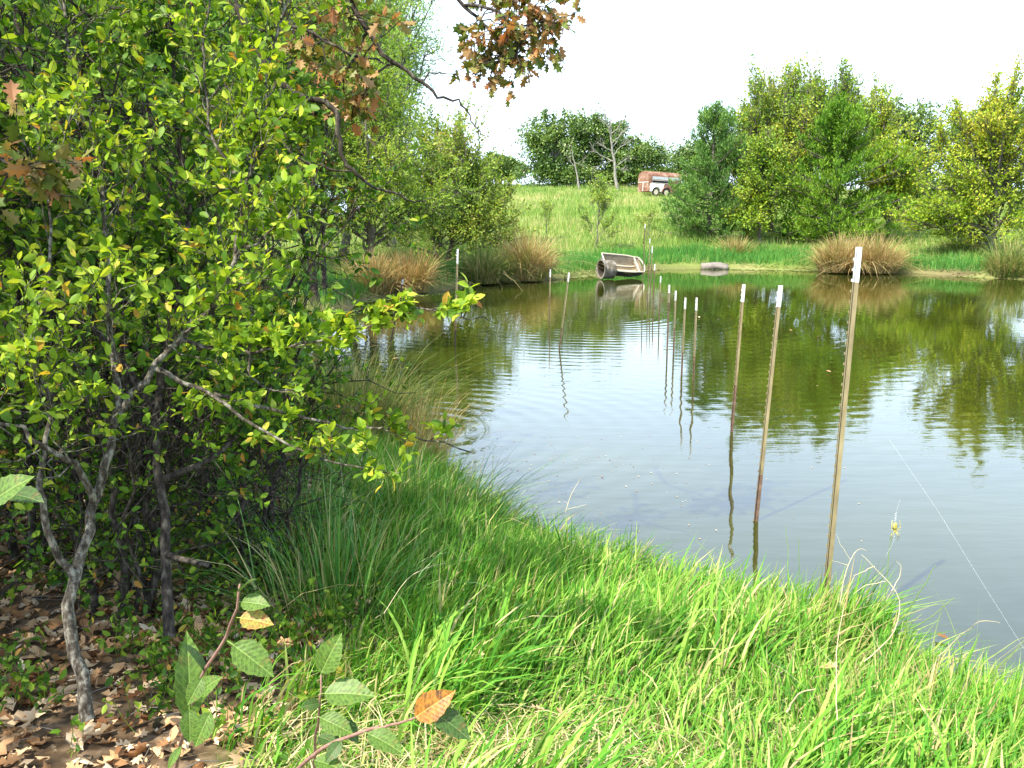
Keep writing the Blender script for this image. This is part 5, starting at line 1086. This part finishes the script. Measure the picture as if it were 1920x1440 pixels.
mb = MB(); mb.loft([[Vector((x_, y_, z_)) for x_, z_ in ((0.05, 0.36), (1.25, 0.36), (1.5, 1.05), (0.05, 1.05))] for y_ in (ys-0.018, ys-0.002)]); mb.build('side_panel', M['trailer_white'], trl)['label'] = 'white lower side panel round the wheel'
for wx in (0.58, 1.62):
    mb = MB()
    for (ra, rb_, y0, y1) in ((0.34, 0.34, -0.17, -0.02),):
        ring_ = lambda r, y_: [Vector((wx+r*math.cos(2*math.pi*k/20), ys+y_, 0.34+r*math.sin(2*math.pi*k/20))) for k in range(20)]
        mb.loft([ring_(0.22, -0.15), ring_(0.31, -0.17), ring_(0.34, -0.13), ring_(0.34, -0.03)], cap=False)
    wh = mb.build('wheel', M['tyre'], trl, True)
    mb = MB(); mb.loft([ring_(0.225, -0.148), ring_(0.19, -0.12), ring_(0.08, -0.11), ring_(0.06, -0.145)], cap=True); mb.build('rim', M['rim'], wh)
    mb = MB(); arc = [Vector((wx+0.43*math.cos(a), 0, 0.34+0.43*math.sin(a))) for a in np.linspace(0.15, math.pi-0.15, 10)]
    mb.loft([[p+Vector((0, ys-0.2, 0)), p+Vector((0, ys-0.02, 0)), p*1.0+Vector((0, ys-0.02, 0.03)), p+Vector((0, ys-0.2, 0.03))] for p in arc]); mb.build('fender', M['rust'] if wx > 1 else M['trailer_white'], trl)
mb = MB(); mb.box((TL+0.5, 0, 0.42), (1.1, 0.1, 0.1)); mb.box((TL+1.0, 0, 0.25), (0.07, 0.07, 0.5)); mb.build('hitch', M['rust'], trl)
trl.rotation_euler = (0, math.radians(2.5), math.radians(25))
# ------------------------------------------------------------------ spider and its web
M['silk'] = rough_mat('silk', [(0.3,(0.6,0.6,0.6)),(0.7,(0.75,0.75,0.75))], 10, 0.4, 0)
M['spider'] = rough_mat('spider', [(0.35,(0.05,0.035,0.02)),(0.5,(0.45,0.38,0.08)),(0.7,(0.6,0.55,0.2))], 160, 0.5, 0)
sp = Vector(P(1678,990,2.7)); mb = MB()
mb.ball(sp+Vector((0, 0, 0.006)), (0.0075, 0.006, 0.0115)); mb.ball(sp+Vector((0.001, 0, -0.009)), (0.004, 0.0035, 0.0055))
for sg in (-1, 1):
    for (dx, dz, b_) in ((0.010, -0.034, 0.004), (0.014, -0.028, 0.008), (0.012, 0.010, 0.01), (0.011, 0.034, 0.010)):
        a = sp+Vector((0.001, 0, -0.008)); mb.tube([a, a+Vector((sg*b_*1.4, -0.005, dz*0.35)), a+Vector((sg*dx, 0, dz))], [0.0011, 0.0010, 0.0006], 5)
mb.v = [tuple(Vector(q)-sp) for q in mb.v]; o = mb.build('spider', M['spider'], None, True); o.location = sp
tag(o, 'yellow and black garden spider hanging head down over the water', 'spider')
wp = [Vector(P(1668,825,2.9)), Vector(P(1760,960,2.75)), Vector(P(1840,1090,2.6)), Vector(P(1935,1240,2.45))]
wr = empty('spider_web', sp, 'single pale web strand with a zigzag band round the spider', 'web')
mb = MB(); mb.tube([q-sp for q in wp], 0.00013, 4); mb.build('strand', M['silk'], wr)
zg = [Vector((0.003*(-1)**i, 0.002, 0.02+0.0035*i)) for i in range(9)]; mb = MB(); mb.tube(zg, 0.0005, 4)
zg = [Vector((0.003*(-1)**i, 0.002, -0.02-0.0035*i)) for i in range(7)]; mb.tube(zg, 0.0005, 4)
mb.tube([Vector((0, 0.002, 0.05)), Vector((0.008, 0.0, 0.09))], 0.00012, 3); mb.tube([Vector((0, 0.002, -0.045)), Vector((-0.02, 0, -0.09))], 0.00012, 3)
mb.build('zigzag_band', M['silk'], wr)

# ------------------------------------------------------------------ single stalks standing out of the near grass
def stalk(pts, r_, mat, label, branches=()):
    c = path(pts, None, 0.001); K = c.shape[1]; g = c[0, 0].copy()
    wd = [tubes(c, np.linspace(r_, r_*0.4, K)[None], 5)]
    for b_ in branches:
        q = path(b_, None, 0.001); wd.append(tubes(q, np.linspace(r_*0.7, r_*0.25, q.shape[1])[None], 4))
    v, f = merge(wd); o = mesh_np('stalk', v, f, M[mat], None, True, None, g); return tag(o, label, 'stalk', 'single stalks above the near grass')
M['stalk_green'] = rough_mat('stalk_green', [(0.3,(0.10,0.19,0.04)),(0.7,(0.2,0.3,0.07))], 20, 0.6, 0)
M['stalk_straw'] = rough_mat('stalk_straw', [(0.3,(0.42,0.34,0.2)),(0.7,(0.62,0.54,0.38))], 20, 0.7, 0)
stalk([(1655,1180,2.9),(1662,1100,2.85),(1671,1000,2.8)], 0.002, 'stalk_green', 'thin green stalk with its tip under the spider')
stalk([(1700,1150,3.0),(1725,1110,2.95),(1755,1060,2.9)], 0.002, 'stalk_green', 'green stalk slanting right of the spider')
stalk([(1690,1190,2.9),(1740,1160,2.85),(1790,1120,2.8)], 0.0018, 'stalk_green', 'green stalk slanting right below the slanting stalk')
stalk([(1500,1210,2.9),(1498,1120,2.9),(1498,1010,2.85)], 0.002, 'stalk_green', 'upright green stalk left of the tallest post')
stalk([(1476,1130,3.2),(1478,1060,3.2),(1473,985,3.2)], 0.0018, 'stalk_green', 'tallest thin green stalk left of the tallest post')
stalk([(1620,1240,2.8),(1672,1190,2.75),(1686,1125,2.75),(1650,1075,2.75),(1615,1040,2.75)], 0.002, 'stalk_straw', 'bent straw coloured stalk with fine side twigs right of the post',
      [[(1672,1108,2.75),(1690,1070,2.75),(1680,1050,2.75)],[(1660,1090,2.75),(1620,1100,2.75),(1600,1115,2.75)],[(1640,1062,2.75),(1600,1080,2.75)]])
stalk([(1575,1130,3.0),(1590,1060,3.0),(1610,1030,3.0),(1625,1034,3.0)], 0.0014, 'stalk_straw', 'drooping seed stalk beside the foot of the tallest post', [[(1595,1050,3.0),(1575,1020,3.0),(1568,1000,3.0)],[(1590,1060,3.0),(1560,1050,3.0)]])
stalk([(1570,1350,2.4),(1568,1280,2.4),(1572,1190,2.4),(1585,1130,2.4)], 0.002, 'stalk_straw', 'whitish dry stalk standing in the straw clump')
stalk([(1475,1335,2.4),(1500,1300,2.35),(1530,1292,2.3)], 0.003, 'stalk_straw', 'pale broken stick lying in the straw clump')
stalk([(1760,1230,3.0),(1810,1185,2.9),(1840,1165,2.8),(1875,1168,2.8)], 0.0018, 'stalk_straw', 'arching brownish stalk over the water at the right')
stalk([(1300,1010,3.6),(1330,1040,3.3),(1365,1130,3.0)][::-1], 0.0016, 'stalk_green', 'yellow green stalk leaning left over the grass edge')
stalk([(720,1150,3.4),(770,1080,3.4),(835,1055,3.4)], 0.0016, 'stalk_straw', 'curved straw stalk in the dark grass patch')
stalk([(1060,960,4.6),(1070,930,4.6),(1087,900,4.6)], 0.002, 'stalk_straw', 'short straw stalk at the grass edge below the open water', [[(1066,945,4.6),(1050,935,4.6),(1048,920,4.6)],[(1064,955,4.6),(1085,950,4.6),(1100,945,4.6)]])
